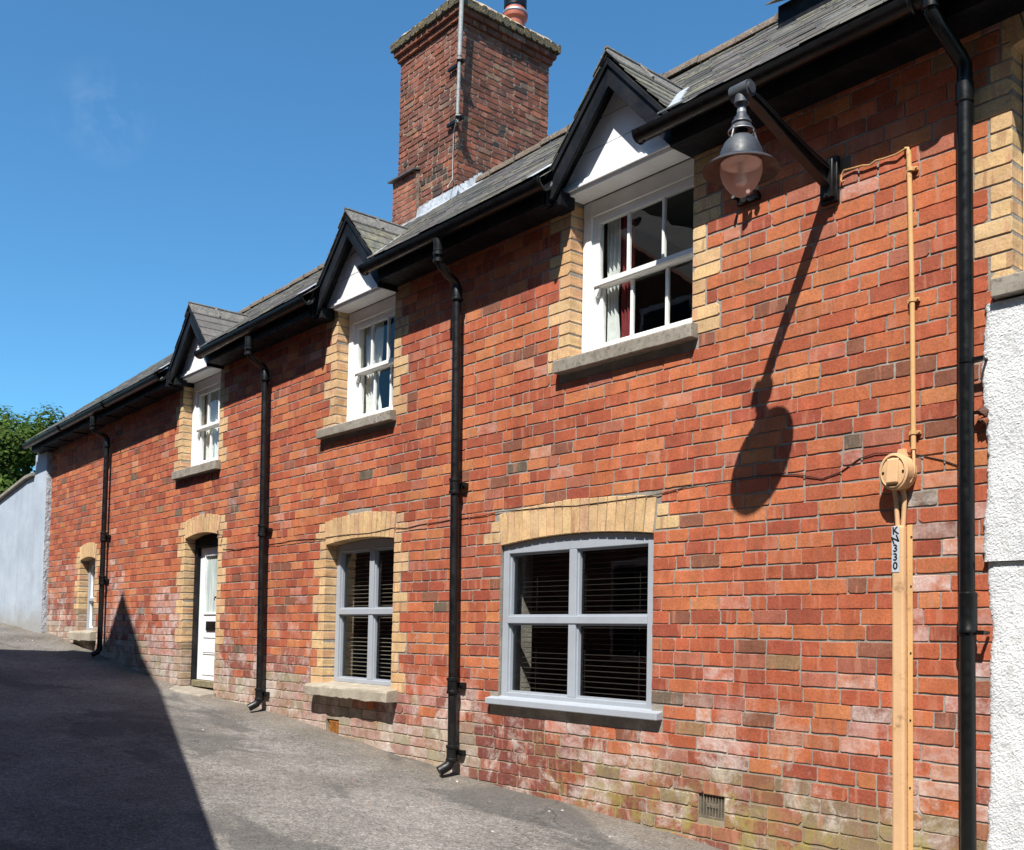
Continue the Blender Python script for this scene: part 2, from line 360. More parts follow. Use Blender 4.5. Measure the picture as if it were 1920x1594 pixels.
def globe_mat():
    m, nt, b = newmat('frosted lamp glass')
    b.inputs['Base Color'].default_value = (.80, .60, .54, 1); b.inputs['Roughness'].default_value = .35
    nt.nodes.remove(nt.nodes['Material Output']); out = N(nt, 'ShaderNodeOutputMaterial')
    tl = N(nt, 'ShaderNodeBsdfTranslucent'); tl.inputs[0].default_value = (.86, .68, .62, 1)
    tp = N(nt, 'ShaderNodeBsdfTransparent'); tp.inputs[0].default_value = (.93, .80, .76, 1)
    a = N(nt, 'ShaderNodeMixShader'); a.inputs[0].default_value = .55; L(nt, b.outputs[0], a.inputs[1]); L(nt, tl.outputs[0], a.inputs[2])
    c = N(nt, 'ShaderNodeMixShader'); c.inputs[0].default_value = .64; L(nt, a.outputs[0], c.inputs[1]); L(nt, tp.outputs[0], c.inputs[2])
    L(nt, c.outputs[0], out.inputs[0]); return m
M['globe'] = globe_mat()
def leaf_mat():
    m, nt, b = newmat('leaves')
    at = N(nt, 'ShaderNodeAttribute', attribute_name='Col')
    L(nt, at.outputs['Color'], b.inputs['Base Color']); b.inputs['Roughness'].default_value = .7; b.inputs['Specular IOR Level'].default_value = .15
    nt.nodes.remove(nt.nodes['Material Output']); out = N(nt, 'ShaderNodeOutputMaterial')
    tl = N(nt, 'ShaderNodeBsdfTranslucent'); L(nt, mix(nt, 1., at.outputs['Color'], (1.2, 1.5, .6, 1), 'MULTIPLY'), tl.inputs[0])
    a = N(nt, 'ShaderNodeMixShader'); a.inputs[0].default_value = .3; L(nt, b.outputs[0], a.inputs[1]); L(nt, tl.outputs[0], a.inputs[2])
    L(nt, a.outputs[0], out.inputs[0]); return m
M['leaf'] = leaf_mat()

# ------------------------------------------------------------------ bricks
def brick(mb, fr, u0, u1, v0, v1, depth=.05, jit=.0014, rad=.004, proud=0., chip=.04):
    """one brick: rounded, slightly irregular outline, soft arris; fr maps (u,v,n) to world"""
    pts = []
    def side(a, b, k):
        for i in range(k):
            t = (i + .5) / k
            pts.append((a[0] + (b[0] - a[0]) * t + rnd.uniform(-jit, jit), a[1] + (b[1] - a[1]) * t + rnd.uniform(-jit, jit)))
    kl = max(2, int((u1 - u0) / .05)); kh = 2
    rr = [rad * rnd.uniform(.5, 2.2) * (3.2 if rnd.random() < chip else 1) for _ in range(4)]
    c = [(u0, v0), (u1, v0), (u1, v1), (u0, v1)]
    for i in range(4):
        a, b = c[i], c[(i + 1) % 4]; d = Vector((b[0] - a[0], b[1] - a[1])); ln = d.length; d.normalize()
        ra, rb = min(rr[i], ln * .3), min(rr[(i + 1) % 4], ln * .3)
        p = (a[0] + d.x * ra, a[1] + d.y * ra); q = (b[0] - d.x * rb, b[1] - d.y * rb)
        pts.append(p); side(p, q, kl if i % 2 == 0 else kh); pts.append(q)
    n = len(pts); cu, cv = (u0 + u1) / 2, (v0 + v1) / 2
    o = proud + rnd.uniform(-.0012, .0012); tu = rnd.uniform(-.012, .012); tv = rnd.uniform(-.015, .015)
    ins = .0022
    vs = [fr(x, y, -depth) for x, y in pts] + [fr(x, y, o - .0022) for x, y in pts]
    for x, y in pts:
        xx = x + (ins if x < cu else -ins) * min(1, abs(x - cu) / max(1e-6, (u1 - u0) / 2) * 1.0)
        yy = y + (ins if y < cv else -ins) * min(1, abs(y - cv) / max(1e-6, (v1 - v0) / 2) * 1.0)
        vs.append(fr(xx, yy, o + tu * (xx - cu) + tv * (yy - cv)))
    fs = [tuple(2 * n + i for i in range(n))]
    for k in (0, 1):
        for i in range(n):
            j = (i + 1) % n; fs.append((k * n + i, k * n + j, (k + 1) * n + j, (k + 1) * n + i))
    mb.add(vs, fs)

def jitcol(c, a=.1):
    k = 1 + rnd.uniform(-a, a); return tuple(max(0, x * k * (1 + rnd.uniform(-a * .35, a * .35))) for x in c)
FR_WALL = lambda u, v, n: (u, -n, v)

H = .0885; J = .0104; Z0 = .02
# openings in the front wall: x0, x1, z0, spring, crown, extrados, quoins(left,right), quoin bottom, style
OPEN = [
    dict(n='upper_near', x0=-5.374, x1=-4.225, z0=3.58, z1=4.9, q=(1, 1), arch=None),
    dict(n='upper_mid', x0=-8.69, x1=-7.685, z0=3.56, z1=4.9, q=(1, 1), arch=None),
    dict(n='upper_far', x0=-12.46, x1=-11.37, z0=3.54, z1=4.9, q=(1, 1), arch=None),
    dict(n='big', x0=-6.105, x1=-4.53, z0=1.10, z1=2.298, q=(0, 0), arch=(2.298, 2.345, .245, 18)),
    dict(n='mid', x0=-8.80, x1=-7.605, z0=1.06, z1=2.45, q=(1, 1), arch=(2.45, 2.488, .235, 16)),
    dict(n='door', x0=-12.25, x1=-11.29, z0=.55, z1=2.715, q=(1, 1), arch=(2.715, 2.765, .22, 14)),
    dict(n='small', x0=-16.24, x1=-15.55, z0=1.50, z1=2.62, q=(1, 1), arch=(2.62, 2.662, .215, 9)),
]
SILLX = {'upper_near': (-5.47, -4.17, 3.525, 3.625), 'upper_mid': (-8.93, -7.62, 3.51, 3.605), 'upper_far': (-12.58, -11.28, 3.48, 3.59),
         'big': (-6.2, -4.43, 1.065, 1.13), 'mid': (-8.93, -7.485, .99, 1.11), 'small': (-16.38, -15.4, 1.40, 1.55)}
AIR = [(-4.125, -3.925, .49, .655), (-8.70, -8.47, .61, .765)]
XL, XR = -18.0, -2.285
WALLTOP = 4.80
def arch_pts(o, off, n=24):
    """points of the arc at radial offset off above the intrados"""
    sp, cr, th, nv = o['arch']; w = (o['x1'] - o['x0']) / 2; r = cr - sp; Rr = (w * w + r * r) / (2 * r)
    cx, cz = (o['x0'] + o['x1']) / 2, cr - Rr; a = math.asin(w / Rr)
    return [(cx + (Rr + off) * math.sin(-a + 2 * a * i / n), cz + (Rr + off) * math.cos(-a + 2 * a * i / n)) for i in range(n + 1)]
def arch_top(o, x):
    p = arch_pts(o, o['arch'][2] + .008, 40)
    if x < p[0][0] - .05 or x > p[-1][0] + .05: return None
    return interp(x, [a for a, b in p], [b for a, b in p])

RED = [((.385, .098, .045), 34), ((.44, .133, .055), 26), ((.30, .072, .038), 19), ((.475, .172, .07), 9), ((.35, .12, .074), 7), ((.22, .085, .05), 4), ((.27, .165, .085), .6), ((.13, .10, .07), .8)]
def pick_red(warm):
    ws = [w * (1 + (warm if i in (1, 3) else -warm * .5 if i in (2, 4) else 0)) for i, (c, w) in enumerate(RED)]
    return rnd.choices([c for c, w in RED], ws)[0]
def ss(a, b, x):
    t = max(0, min(1, (x - a) / (b - a))); return t * t * (3 - 2 * t)
def brick_colour(x, z):
    h = z - ground(x); n = fbm(x * .9, z * 1.4, 3.1); n2 = fbm(x * .5 + 40, z * 1.1, 1.7)
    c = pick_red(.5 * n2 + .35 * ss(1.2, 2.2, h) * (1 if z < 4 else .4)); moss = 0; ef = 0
    if rnd.random() < .035: ef = rnd.uniform(.15, .45)
    # damp foot of the wall
    if h < .34 + .22 * n and x < -6.3:
        t = rnd.random()
        c = (.33, .25, .18) if t < .45 else (.30, .17, .125) if t < .8 else (.27, .24, .16)
        ef = rnd.uniform(.1, .6); moss = .3 * (rnd.random() < .3)
    elif h < .62 + .25 * n and x < -6.3:
        if rnd.random() < .65: c = (.25, .085, .062)
        ef = rnd.uniform(.0, .75) * (rnd.random() < .55)
    if -6.4 < x < -4.9 and h < .52 + .1 * n:
        c = (.20, .06, .045) if rnd.random() < .8 else (.30, .08, .04); ef *= .4
    if -5.35 < x < -4.3 and .16 < h < .62 and rnd.random() < .6: ef = max(ef, .8 * ss(.75, .1, abs(x + 4.95)))
    if x > -5.2 and h < .40 + .12 * n + .05 * (x + 5):
        t = rnd.random(); c = (.25, .175, .115) if t < .35 else (.30, .12, .07) if t < .75 else (.24, .09, .06); moss = rnd.uniform(.0, .45) * ss(.06, .2, h)
    elif x > -4.4 and h < 1.35:
        if rnd.random() < .20 * ss(-.35, .3, n + .3 * (x + 3.3)): ef = rnd.uniform(.35, .9)
    if -13.5 < x < -12.4 and .25 < h < 1.25: ef = max(ef, rnd.uniform(.3, 1.0) * (rnd.random() < .75) * ss(.75, .2, abs(x + 12.75)))
    if -14.95 < x < -14.3 and .3 < h < 1.5: ef = max(ef, rnd.uniform(.2, .75) * (rnd.random() < .6))
    if x < -16.2 and h < 1.2: ef = max(ef, rnd.uniform(.0, .6) * (rnd.random() < .4))
    if -2.75 < x and 1.35 < h < 2.2 and rnd.random() < .45: ef = max(ef, rnd.uniform(.3, .85))
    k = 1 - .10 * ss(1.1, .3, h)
    return tuple(v * k for v in jitcol(c, .09)), min(1, ef), moss

QC = {}
def qmb(*k):
    if k not in QC: QC[k] = MB()
    return QC[k]
def brick_wall(mb):
    nrow = int((WALLTOP - Z0) / H)
    for r in range(nrow):
        zb = Z0 + r * H; zt = zb + H - J; zm = (zb + zt) / 2
        ex = []
        for o in OPEN:
            ql = .235 if (r // 2) % 2 == 0 else .118
            top = o['z1'] if o['arch'] is None else o['arch'][0]
            if o['z0'] - .02 < zm < o['z1']:
                a, b = o['x0'], o['x1']
                if o['q'][0]: ex.append((a - ql, b + ql))
                else: ex.append((a, b))
                if o['q'][0]:
                    for s_, (p, q_) in ((0, (a - ql, a)), (1, (b, b + ql))):
                        low = zb - ground(a)
                        col = jitcol((.58, .385, .185) if rnd.random() < .8 else (.53, .32, .14), .09)
                        if o['n'] in ('door', 'small') and low < .5: col = jitcol((.30, .20, .11), .15)
                        yb = qmb(o['n'], s_); yb.col = (*col, .12 if low > .4 else .5); yb.moss = 0
                        brick(yb, FR_WALL, p + J * .5, q_ - (J * .5 if s_ == 0 else J), zb, zt, depth=.14, chip=.1) if s_ == 1 else \
                        brick(yb, FR_WALL, p + J, q_, zb, zt, depth=.14, chip=.1)
            elif o['arch'] is not None and top <= zm < o['arch'][1] + o['arch'][2] + .03:
                xs = [o['x0'] - .12 + i * .02 for i in range(int((o['x1'] - o['x0'] + .26) / .02))]
                inside = [x for x in xs if (arch_top(o, x) or 0) > zm + .012]
                if inside:
                    e0, e1 = arch_pts(o, 0, 2)[0], arch_pts(o, o['arch'][2], 2)[0]
                    if zm < e1[1] - .01:
                        t_ = (zm - e0[1]) / (e1[1] - e0[1]); a = e0[0] + (e1[0] - e0[0]) * max(0, t_) - .004; b = o['x0'] + o['x1'] - a
                    else: a, b = min(inside), max(inside)
                    ex.append((a, b))
                    # buff bricks stepping up beside the arch
                    k = int((zm - top) / H)
                    w = (.21 if k % 2 == 0 else .11) if o['n'] == 'big' else (.12 if k % 2 else .2)
                    if k < 2 or (o['n'] in ('mid', 'door') and k < 1):
                        for s_, (p, q_) in enumerate(((a - w, a), (b, b + w))):
                            yb = qmb(o['n'], s_); yb.col = (*jitcol((.57, .38, .18), .1), .1); yb.moss = 0
                            brick(yb, FR_WALL, p + J, q_ - J * .4, zb, zt, depth=.05)
                            ex.append((p, q_))
        if zt >= 3.40: ex.append((-2.195 - (.06 if r >= int((4.60 - Z0) / H) else .20 if (r // 2) % 2 == 0 else .118), 5))
        for n_, (a, b, c, d) in SILLX.items():
            if zb < d and zt > c: ex.append((a, b))
        for a, b, c, d in AIR:
            if c - .02 < zm < d + .02: ex.append((a, b))
        # the joints of this row
        x = XL - .25 + (r % 2) * .118 + rnd.uniform(-.03, .03); pieces = []
        while x < XR:
            ln = .236 if rnd.random() > .17 else .121
            if rnd.random() < .03: ln = .175
            ln += rnd.uniform(-.004, .004); pieces.append((x, x + ln)); x += ln
        ex.sort(); free = []; cur = XL
        for a, b in ex:
            if a > cur: free.append((cur, a))
            cur = max(cur, b)
        if cur < XR: free.append((cur, XR - (0 if r % 2 else .0)))
        for a, b in free:
            seg = [[max(a, p), min(b, q)] for p, q in pieces if q > a and p < b]
            i = 0
            while i < len(seg):
                if seg[i][1] - seg[i][0] < .062 and len(seg) > 1:
                    if i > 0: seg[i - 1][1] = seg[i][1]
                    else: seg[1][0] = seg[0][0]
                    seg.pop(i)
                else: i += 1
            for p, q in seg:
                if q - p < .03: continue
                xc = (p + q) / 2
                if zt < ground(xc) - .12: continue
                sag = .007 * fbm(xc * .35, r * .21, 9) + .0025 * fbm(xc * 2, r * .9, 4)
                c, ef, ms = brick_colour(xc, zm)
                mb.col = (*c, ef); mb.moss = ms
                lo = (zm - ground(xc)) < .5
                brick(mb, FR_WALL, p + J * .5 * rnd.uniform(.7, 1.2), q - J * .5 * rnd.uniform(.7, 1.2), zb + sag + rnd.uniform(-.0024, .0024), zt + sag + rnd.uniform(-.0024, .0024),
                      jit=.0034 if lo else .0026, chip=.14 if lo else .04, rad=.0045 if lo else .0028)

def voussoirs(mb, o):
    sp, cr, th, nv = o['arch']; lo = arch_pts(o, 0, nv); hi = arch_pts(o, th, nv)
    for i in range(nv):
        a, b, c, d = Vector(lo[i]), Vector(lo[i + 1]), Vector(hi[i + 1]), Vector(hi[i])
        cen = (a + b + c + d) / 4; ins = .0042 / ((b - a).length / 2 + 1e-6); dy = rnd.uniform(-.002, .001) - .0015
        q = []
        for p, wd in ((a, (a + b) / 2), (b, (a + b) / 2), (c, (c + d) / 2), (d, (c + d) / 2)):
            q.append(p + (wd - p) * ins * (.9 + .3 * rnd.random()))
        e = rnd.uniform(-.004, .004); q[2].y += e; q[3].y += e
        mb.col = (*jitcol((.58, .385, .185) if rnd.random() < .75 else (.56, .34, .175), .08), .1); mb.moss = 0
        back = .14
        vs = [(p.x, dy + .0025, p.y) for p in q] + [(p.x, back, p.y) for p in q] + [((p + (cen - p) * .03).x, dy, (p + (cen - p) * .03).y) for p in q]
        fs = [(8, 9, 10, 11)] + [(i_, (i_ + 1) % 4, (i_ + 1) % 4 + 8, i_ + 8) for i_ in range(4)] + [(i_, i_ + 4, (i_ + 1) % 4 + 4, (i_ + 1) % 4) for i_ in range(4)]
        mb.add(vs, fs)

# ------------------------------------------------------------------ ground
def build_ground():
    mb = MB()
    xs = [-140, -100, -80, -60, -45, -35, -28, -24]
    x = -22.
    while x < 3: xs.append(x); x += .18
    xs += [4, 6, 9, 14, 20, 30, 45, 90]
    ys = [-120, -80, -50, -30, -20, -14, -10, -8]
    y = -6.6
    while y < .31: ys.append(y); y += .15
    ys += [1, 3, 6, 12, 25, 60, 120]
    nx, ny = len(xs), len(ys); vs = []
    for yy in ys:
        for xx in xs:
            z = ground(xx)
            near = -22 < xx < 3 and -6.6 < yy < .3
            if near:
                z += .018 * fbm(xx * .9, yy * .9, 2) + .006 * fbm(xx * 3.5, yy * 3.5, 5)
                z += .035 * ss(-.30, .0, yy + .12 * fbm(xx * 1.7, 0, 8)) * (.6 + .4 * fbm(xx * .8, 3, 8)) - .02 * ss(.9, .3, abs(yy + .65))
            vs.append((xx, yy, z))
    fs = [(j * nx + i, j * nx + i + 1, (j + 1) * nx + i + 1, (j + 1) * nx + i) for j in range(ny - 1) for i in range(nx - 1)]
    mb.add(vs, fs, True)
    tag(mb.build('lane', M['asphalt']), 'sloping worn grey asphalt lane climbing along the brick cottage', 'lane', kind='structure')
build_ground()
def gz(x, y):   # surface height incl. the silt fillet
    return ground(x) + .018 * fbm(x * .9, y * .9, 2) + .006 * fbm(x * 3.5, y * 3.5, 5) + .035 * ss(-.30, .0, y + .12 * fbm(x * 1.7, 0, 8)) * (.6 + .4 * fbm(x * .8, 3, 8)) - .02 * ss(.9, .3, abs(y + .65))
def debris():
    mb = MB()
    for i in range(700):
        x = rnd.uniform(-17.8, -2.2); y = -abs(rnd.gauss(0, .55)) - .03 if rnd.random() < .7 else rnd.uniform(-3.2, -.1)
        s = rnd.choice([.003, .004, .005, .006, .010]) * rnd.uniform(.7, 1.4); z = gz(x, y)
        t = rnd.random(); g = (.38, .355, .32) if t < .2 else (.12, .10, .085) if t < .7 else (.22, .13, .08)
        mb.col = (*jitcol(g, .2), 0)
        k = 6; a0 = rnd.random() * 6; el = rnd.uniform(.6, 1.6)
        ring = [(x + s * el * math.cos(a0 + 6.283 * j / k) * rnd.uniform(.7, 1.2), y + s * math.sin(a0 + 6.283 * j / k) * rnd.uniform(.7, 1.2), z - .002) for j in range(k)]
        top = [(x + (p[0] - x) * .6, y + (p[1] - y) * .6, z + s * rnd.uniform(.3, .7)) for p in ring]
        mb.add(ring + top, [tuple(range(k, 2 * k))] + [(j, (j + 1) % k, (j + 1) % k + k, j + k) for j in range(k)])
    m, nt, b = newmat('grit'); at = N(nt, 'ShaderNodeAttribute', attribute_name='Col'); L(nt, at.outputs['Color'], b.inputs['Base Color']); b.inputs['Roughness'].default_value = .9
    tag(mb.build('grit', m), 'loose grit and dry leaf bits scattered at the foot of the wall', 'grit', kind='stuff')
debris()

# ------------------------------------------------------------------ cottage
cottage = empty('brick_cottage', (-10, 0, ground(-10)), 'long red brick terraced cottage with three dormer windows and a slate roof', 'cottage')
mb = MB()
brick_wall(mb)
wall = mb.build('wall', M['brick'], cottage)
# mortar bed, reveals and the shell behind
mo = MB()
holes = []
for o in OPEN:
    top = o['arch'][1] if o['arch'] else WALLTOP + .05
    holes.append((o['x0'] - .002, o['x1'] + .002, o['z0'], top))
for a in AIR: holes.append(a)
bx = sorted(set([XL, XR] + [h for q in holes for h in q[:2]])); bz = sorted(set([-.4, WALLTOP] + [min(WALLTOP, h) for q in holes for h in q[2:]]))
YM = .0054
for i in range(len(bx) - 1):
    for j in range(len(bz) - 1):
        cx, cz = (bx[i] + bx[i + 1]) / 2, (bz[j] + bz[j + 1]) / 2
        if any(h[0] < cx < h[1] and h[2] < cz < h[3] for h in holes): continue
        mo.quad((bx[i], YM, bz[j]), (bx[i + 1], YM, bz[j]), (bx[i + 1], YM, bz[j + 1]), (bx[i], YM, bz[j + 1]))
for h in holes:
    for x, s in ((h[0], -1), (h[1], 1)):
        e = x + s * .0015
        mo.quad((e, YM, h[2]), (e, .34, h[2]), (e, .34, h[3]), (e, YM, h[3]))
    mo.quad((h[0], YM, h[2]), (h[1], YM, h[2]), (h[1], .34, h[2]), (h[0], .34, h[2]))
    mo.quad((h[0], YM, h[3]), (h[1], YM, h[3]), (h[1], .34, h[3]), (h[0], .34, h[3]))
for o in OPEN:
    if o['arch']:
        lo = arch_pts(o, .004, 24); hi = arch_pts(o, o['arch'][2] - .004, 24)
        vs = [(x, .006, z) for x, z in lo] + [(x, .006, z) for x, z in hi] + [(x, .138, z) for x, z in lo]
        n = 25
        mo.add(vs, [(i, i + 1, n + i + 1, n + i) for i in range(24)] + [(i, 2 * n + i, 2 * n + i + 1, i + 1) for i in range(24)])
        sp, cr = o['arch'][:2]
        fl = [(o['x0'] - .001, cr + .001)] + [(x, z) for x, z in arch_pts(o, .006, 24)] + [(o['x1'] + .001, cr + .001)]
        mo.add([(x, .139, z) for x, z in fl], [tuple(range(len(fl)))])
mo.build('mortar', M['mortar'], cottage)
for q_ in QC.values(): q_.build('quoins', M['buff'], cottage)
for o in OPEN:
    if o['arch']:
        v = MB(); voussoirs(v, o); v.build('arch', M['buff'], cottage)
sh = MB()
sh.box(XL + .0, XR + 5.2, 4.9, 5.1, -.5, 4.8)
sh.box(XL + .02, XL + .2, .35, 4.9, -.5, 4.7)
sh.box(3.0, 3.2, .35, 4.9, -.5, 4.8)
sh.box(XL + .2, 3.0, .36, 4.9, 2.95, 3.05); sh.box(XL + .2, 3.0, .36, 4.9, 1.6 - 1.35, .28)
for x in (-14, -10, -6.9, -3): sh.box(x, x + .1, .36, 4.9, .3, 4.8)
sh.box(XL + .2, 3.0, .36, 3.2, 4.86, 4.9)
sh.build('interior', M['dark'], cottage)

# ---- dormers
DORM = [dict(xc=-4.83, dz=0, hw=.64, o=0), dict(xc=-8.25, dz=-.06, hw=.64, o=1), dict(xc=-11.87, dz=-.09, hw=.62, o=2)]
YB = -.17; YT = -.045
DTOP = 5.60; DSL = 1.08
SL = .804; EY = -.30; EZ = 4.92; RY = 2.5
def roofz(x, y): return EZ + SL * (y - EY) + drop(x)
def dormz(d, x): return DTOP + d['dz'] - DSL * abs(x - d['xc'])
def in_dormer(x, y, m=0.0):
    for d in DORM:
        if abs(x - d['xc']) < d['hw'] + .02 and roofz(x, y) < dormz(d, x) + m: return True
    return False
for d in DORM:
    xc, hw, T = d['xc'], d['hw'], DTOP + d['dz']; o = OPEN[d['o']]
    dm = empty('dormer', (xc, 0, 4.8), None, None); dm.parent = cottage; dm.location = Vector((xc, 0, 4.8)) - WLOC[cottage.name]; WLOC[dm.name] = Vector((xc, 0, 4.8))
    # slates on both slopes
    s = MB(); sl = math.sqrt(1 + DSL * DSL)
    for sd in (-1, 1):
        g = .155; n = int(hw * sl / g) + 1
        for r in range(n):
            a = r * g
            y = YB - .03 - rnd.uniform(0, .01) ; k = r % 2
            ln = .19 if k else .30
            while y < 1.15:
                y2 = min(y + ln, 1.2); 
                s.col = (*jitcol((.092, .086, .078) if xc > -11 else (.105, .097, .092), .16), 0); s.moss = rnd.uniform(.2, 1.0) if xc > -11 else .15
                d0 = max(0, a - .06); d1 = min(a + g + rnd.uniform(-.006, .004), hw * sl + .01)
                q = []
                for dd, lift in ((d0, .004), (d1, .016)):
                    q.append((xc + sd * dd / sl, T - dd * DSL / sl + lift * 1.4))
                th = .009; gap = .003
                # drop what lies under the main roof
                zmid = roofz(q[1][0], y) if y > .2 else -9
                if zmid < q[1][1] + .25:
                    bt = [(q[0][0], y + gap, q[0][1]), (q[1][0], y + gap, q[1][1]), (q[1][0], y2, q[1][1]), (q[0][0], y2, q[0][1])]
                    tp = [(p[0], p[1], p[2] + th) for p in bt]
                    s.hexa(bt, tp)
                y = y2; ln = .30
    s.build('dormer_slates', M['slate'], dm)
    # ridge tiles
    s = MB(); y = YB - .045
    for i in range(4):
        y2 = y + .36
        for sd in (-1, 1):
            w = .125; t = .014
            p = [(0, .028), (sd * w, .028 - w * DSL), (sd * w, .028 - w * DSL + t), (0, .028 + t * 1.5)]
            v = [(xc + a, y, T + b) for a, b in p] + [(xc + a, y2 - .004, T + b) for a, b in p]
            s.hexa([v[0], v[1], v[5], v[4]], [v[3], v[2], v[6], v[7]])
        s.tube([(xc, y, T + .046), (xc, y2 - .004, T + .046)], .017, 8)
        if i == 1: s.tube([(xc - .12, y - .01, T - .085), (xc, y - .01, T + .058), (xc + .12, y - .01, T - .085)], .016, 6)
        y = y2
        if roofz(xc, y) > T + .15: break
    s.build('dormer_ridge', M['dormer_ridge'], dm)
    # barge boards, soffit, feet
    for sd in (-1, 1):
        s = MB(); bw = .16 / (1 / sl)
        x1 = hw - .02
        p = [(xc + sd * .0005, T - .012), (xc + sd * x1, T - .012 - x1 * DSL), (xc + sd * x1, T - .012 - x1 * DSL - .13), (xc + sd * (x1 - .06), T - .012 - x1 * DSL - .15), (xc + sd * .0005, T - .012 - .20)]
        s.prism(p if sd > 0 else p[::-1], YB - .014, YB + .014)
        p2 = [(xc + sd * .0005, T - .014), (xc + sd * (x1 + .01), T - .014 - (x1 + .01) * DSL), (xc + sd * (x1 + .01), T - .014 - (x1 + .01) * DSL - .05), (xc + sd * .0005, T - .014 - .05)]
        s.prism(p2 if sd > 0 else p2[::-1], YB - .030, YB - .0145)
        s.build('bargeboard', M['black_wood'], dm, bevel=.003)
    s = MB()
    for sd in (-1, 1):
        x1 = hw - .03
        a = (xc, T - .045); b = (xc + sd * x1, T - .045 - x1 * DSL)
        v = [(a[0], YB + .016, a[1] - .03), (b[0], YB + .016, b[1] - .03), (b[0], .6, b[1] - .03), (a[0], .6, a[1] - .03)]
        s.hexa(v, [(p[0], p[1], p[2] + .026) for p in v])
        # boxed foot of the eaves
        fx = xc + sd * (hw - .14)
        if sd < 0: s.box(min(fx, fx + sd * .15), max(fx, fx + sd * .15), YB + .017, -.004, 4.725 + d['dz'] * .8, 4.83 + d['dz'])
    s.build('soffit', M['black_wood'], dm, bevel=.003)
    for sd in (-1, 1):      # side cheeks closing the little roof down to the eaves
        x1 = hw - .035; zt_ = T - x1 * DSL - .055; a_, b_ = sorted((xc + sd * x1, xc + sd * (x1 - .02)))
        s = MB(); s.box(a_, b_, -.207, .7, 4.74 + d['dz'] * .8, zt_); s.build('cheek', M['black_wood'], dm)
    # white gable boards
    bz_ = 4.865 + d['dz']; half = (T - .09 - bz_) / DSL
    s = MB(); zb = bz_; hh = [.22, .20, .30]; i = 0
    while zb < T - .1 and i < 4:
        zt = min(zb + hh[min(i, 2)] - .004, T - .1)
        wa, wb = (T - .085 - zb) / DSL, (T - .085 - zt) / DSL
        s.prism([(xc - wa, zb), (xc + wa, zb), (xc + wb, zt), (xc - wb, zt)], YT + rnd.uniform(-.003, .003), YT + .02)
        zb = zt + .008; i += 1
    s.prism([(xc - half, bz_), (xc + half, bz_), (xc, T - .09)], YT + .0205, YT + .04)
    s.build('gable_board', M['white_board'], dm)
    s = MB(); a, b = o['x0'] - .035, o['x1'] + .035
    s.box(a, b, YT - .020, .13, bz_ - .022, bz_ - .002); s.box(a, b, YT - .030, YT - .0185, bz_ - .026, bz_ - .004)
    s.box(a, b, YT - .018, YT - .002, bz_ - .001, bz_ + .028)
    s.box(a + .04, b - .04, YT - .01, .12, bz_ - .052, bz_ - .0235)
    s.build('moulding', M['white_board'], dm, bevel=.004)

# ---- main roof
s = MB()
gx = XL - .32; cell = .12
xs = []; x = gx
while x < 3.2: xs.append(x); x += cell
ys = [EY + .01 + i * .1 for i in range(int((RY - EY) / .1))] + [RY]
for i in range(len(xs) - 1):
    for j in range(len(ys) - 1):
        cx, cy = (xs[i] + xs[i + 1]) / 2, (ys[j] + ys[j + 1]) / 2
        if in_dormer(cx, cy, -.03): continue
        s.quad((xs[i], ys[j], roofz(xs[i], ys[j]) - .02), (xs[i + 1], ys[j], roofz(xs[i + 1], ys[j]) - .02), (xs[i + 1], ys[j + 1], roofz(xs[i + 1], ys[j + 1]) - .02), (xs[i], ys[j + 1], roofz(xs[i], ys[j + 1]) - .02))
roof_deck = s
nrm = Vector((0, -SL, 1)).normalized(); upv = Vector((0, 1, SL)).normalized()
s = MB(); slope = (RY - EY) * math.sqrt(1 + SL * SL); g = .198; nr = int(slope / g)
for r in range(nr + 1):
    x = gx + (r % 2) * .13
    while x < 3.2:
        w = .26 + rnd.uniform(-.006, .006)
        yc = EY + (r * g - .03) * upv.y; yy = max(EY - .03, yc)
        xm = x + w / 2
        if not in_dormer(xm, yy + .12, .02) and not in_dormer(x + w - .03, yy + .12, .02) and not in_dormer(x + .03, yy + .12, .02):
            col = rnd.choice([(.088, .083, .079), (.11, .102, .096), (.07, .07, .07), (.14, .13, .115)])
            s.col = (*jitcol(col, .2), 0)
            patch = fbm(xm * .8, r * .35, 12)
            s.moss = .85 if (patch > .25 and rnd.random() < .7) else .12
            up0 = r * g - .035 + rnd.uniform(-.008, .008); up1 = min((r + 1) * g + .05, slope + .01)
            la, lb = .0128 + rnd.uniform(-.003, .006), .004
            def pt(xx, u, n):
                p = Vector((xx, EY, EZ)) + upv * u + nrm * n; p.z += drop(xx); return p
            tilt = rnd.uniform(-.006, .006)
            bt = [pt(x + .0015, up0 + tilt, la - .003), pt(x + w - .0015, up0 - tilt, la - .003), pt(x + w - .0015, up1, lb - .006), pt(x + .0015, up1, lb - .006)]
            tp = [p + nrm * .008 for p in bt]
            for q_ in (0, 1): tp[q_] = tp[q_] + upv * .009
            s.hexa(bt, tp)
        x += w
roof = s.build('roof', M['slate'], cottage)
roof_deck.build('roof_deck', M['dark'], roof)
bk = MB(); bk.col = (.12, .11, .105, 0)
bk.quad((gx, RY, roofz(gx, RY) - .012), (3.2, RY, roofz(3.2, RY) - .012), (3.2, 5.4, roofz(0, EY)), (gx, 5.4, roofz(gx, EY)))
bk.build('rear_slope', M['slate'], roof)
s = MB(); x = gx
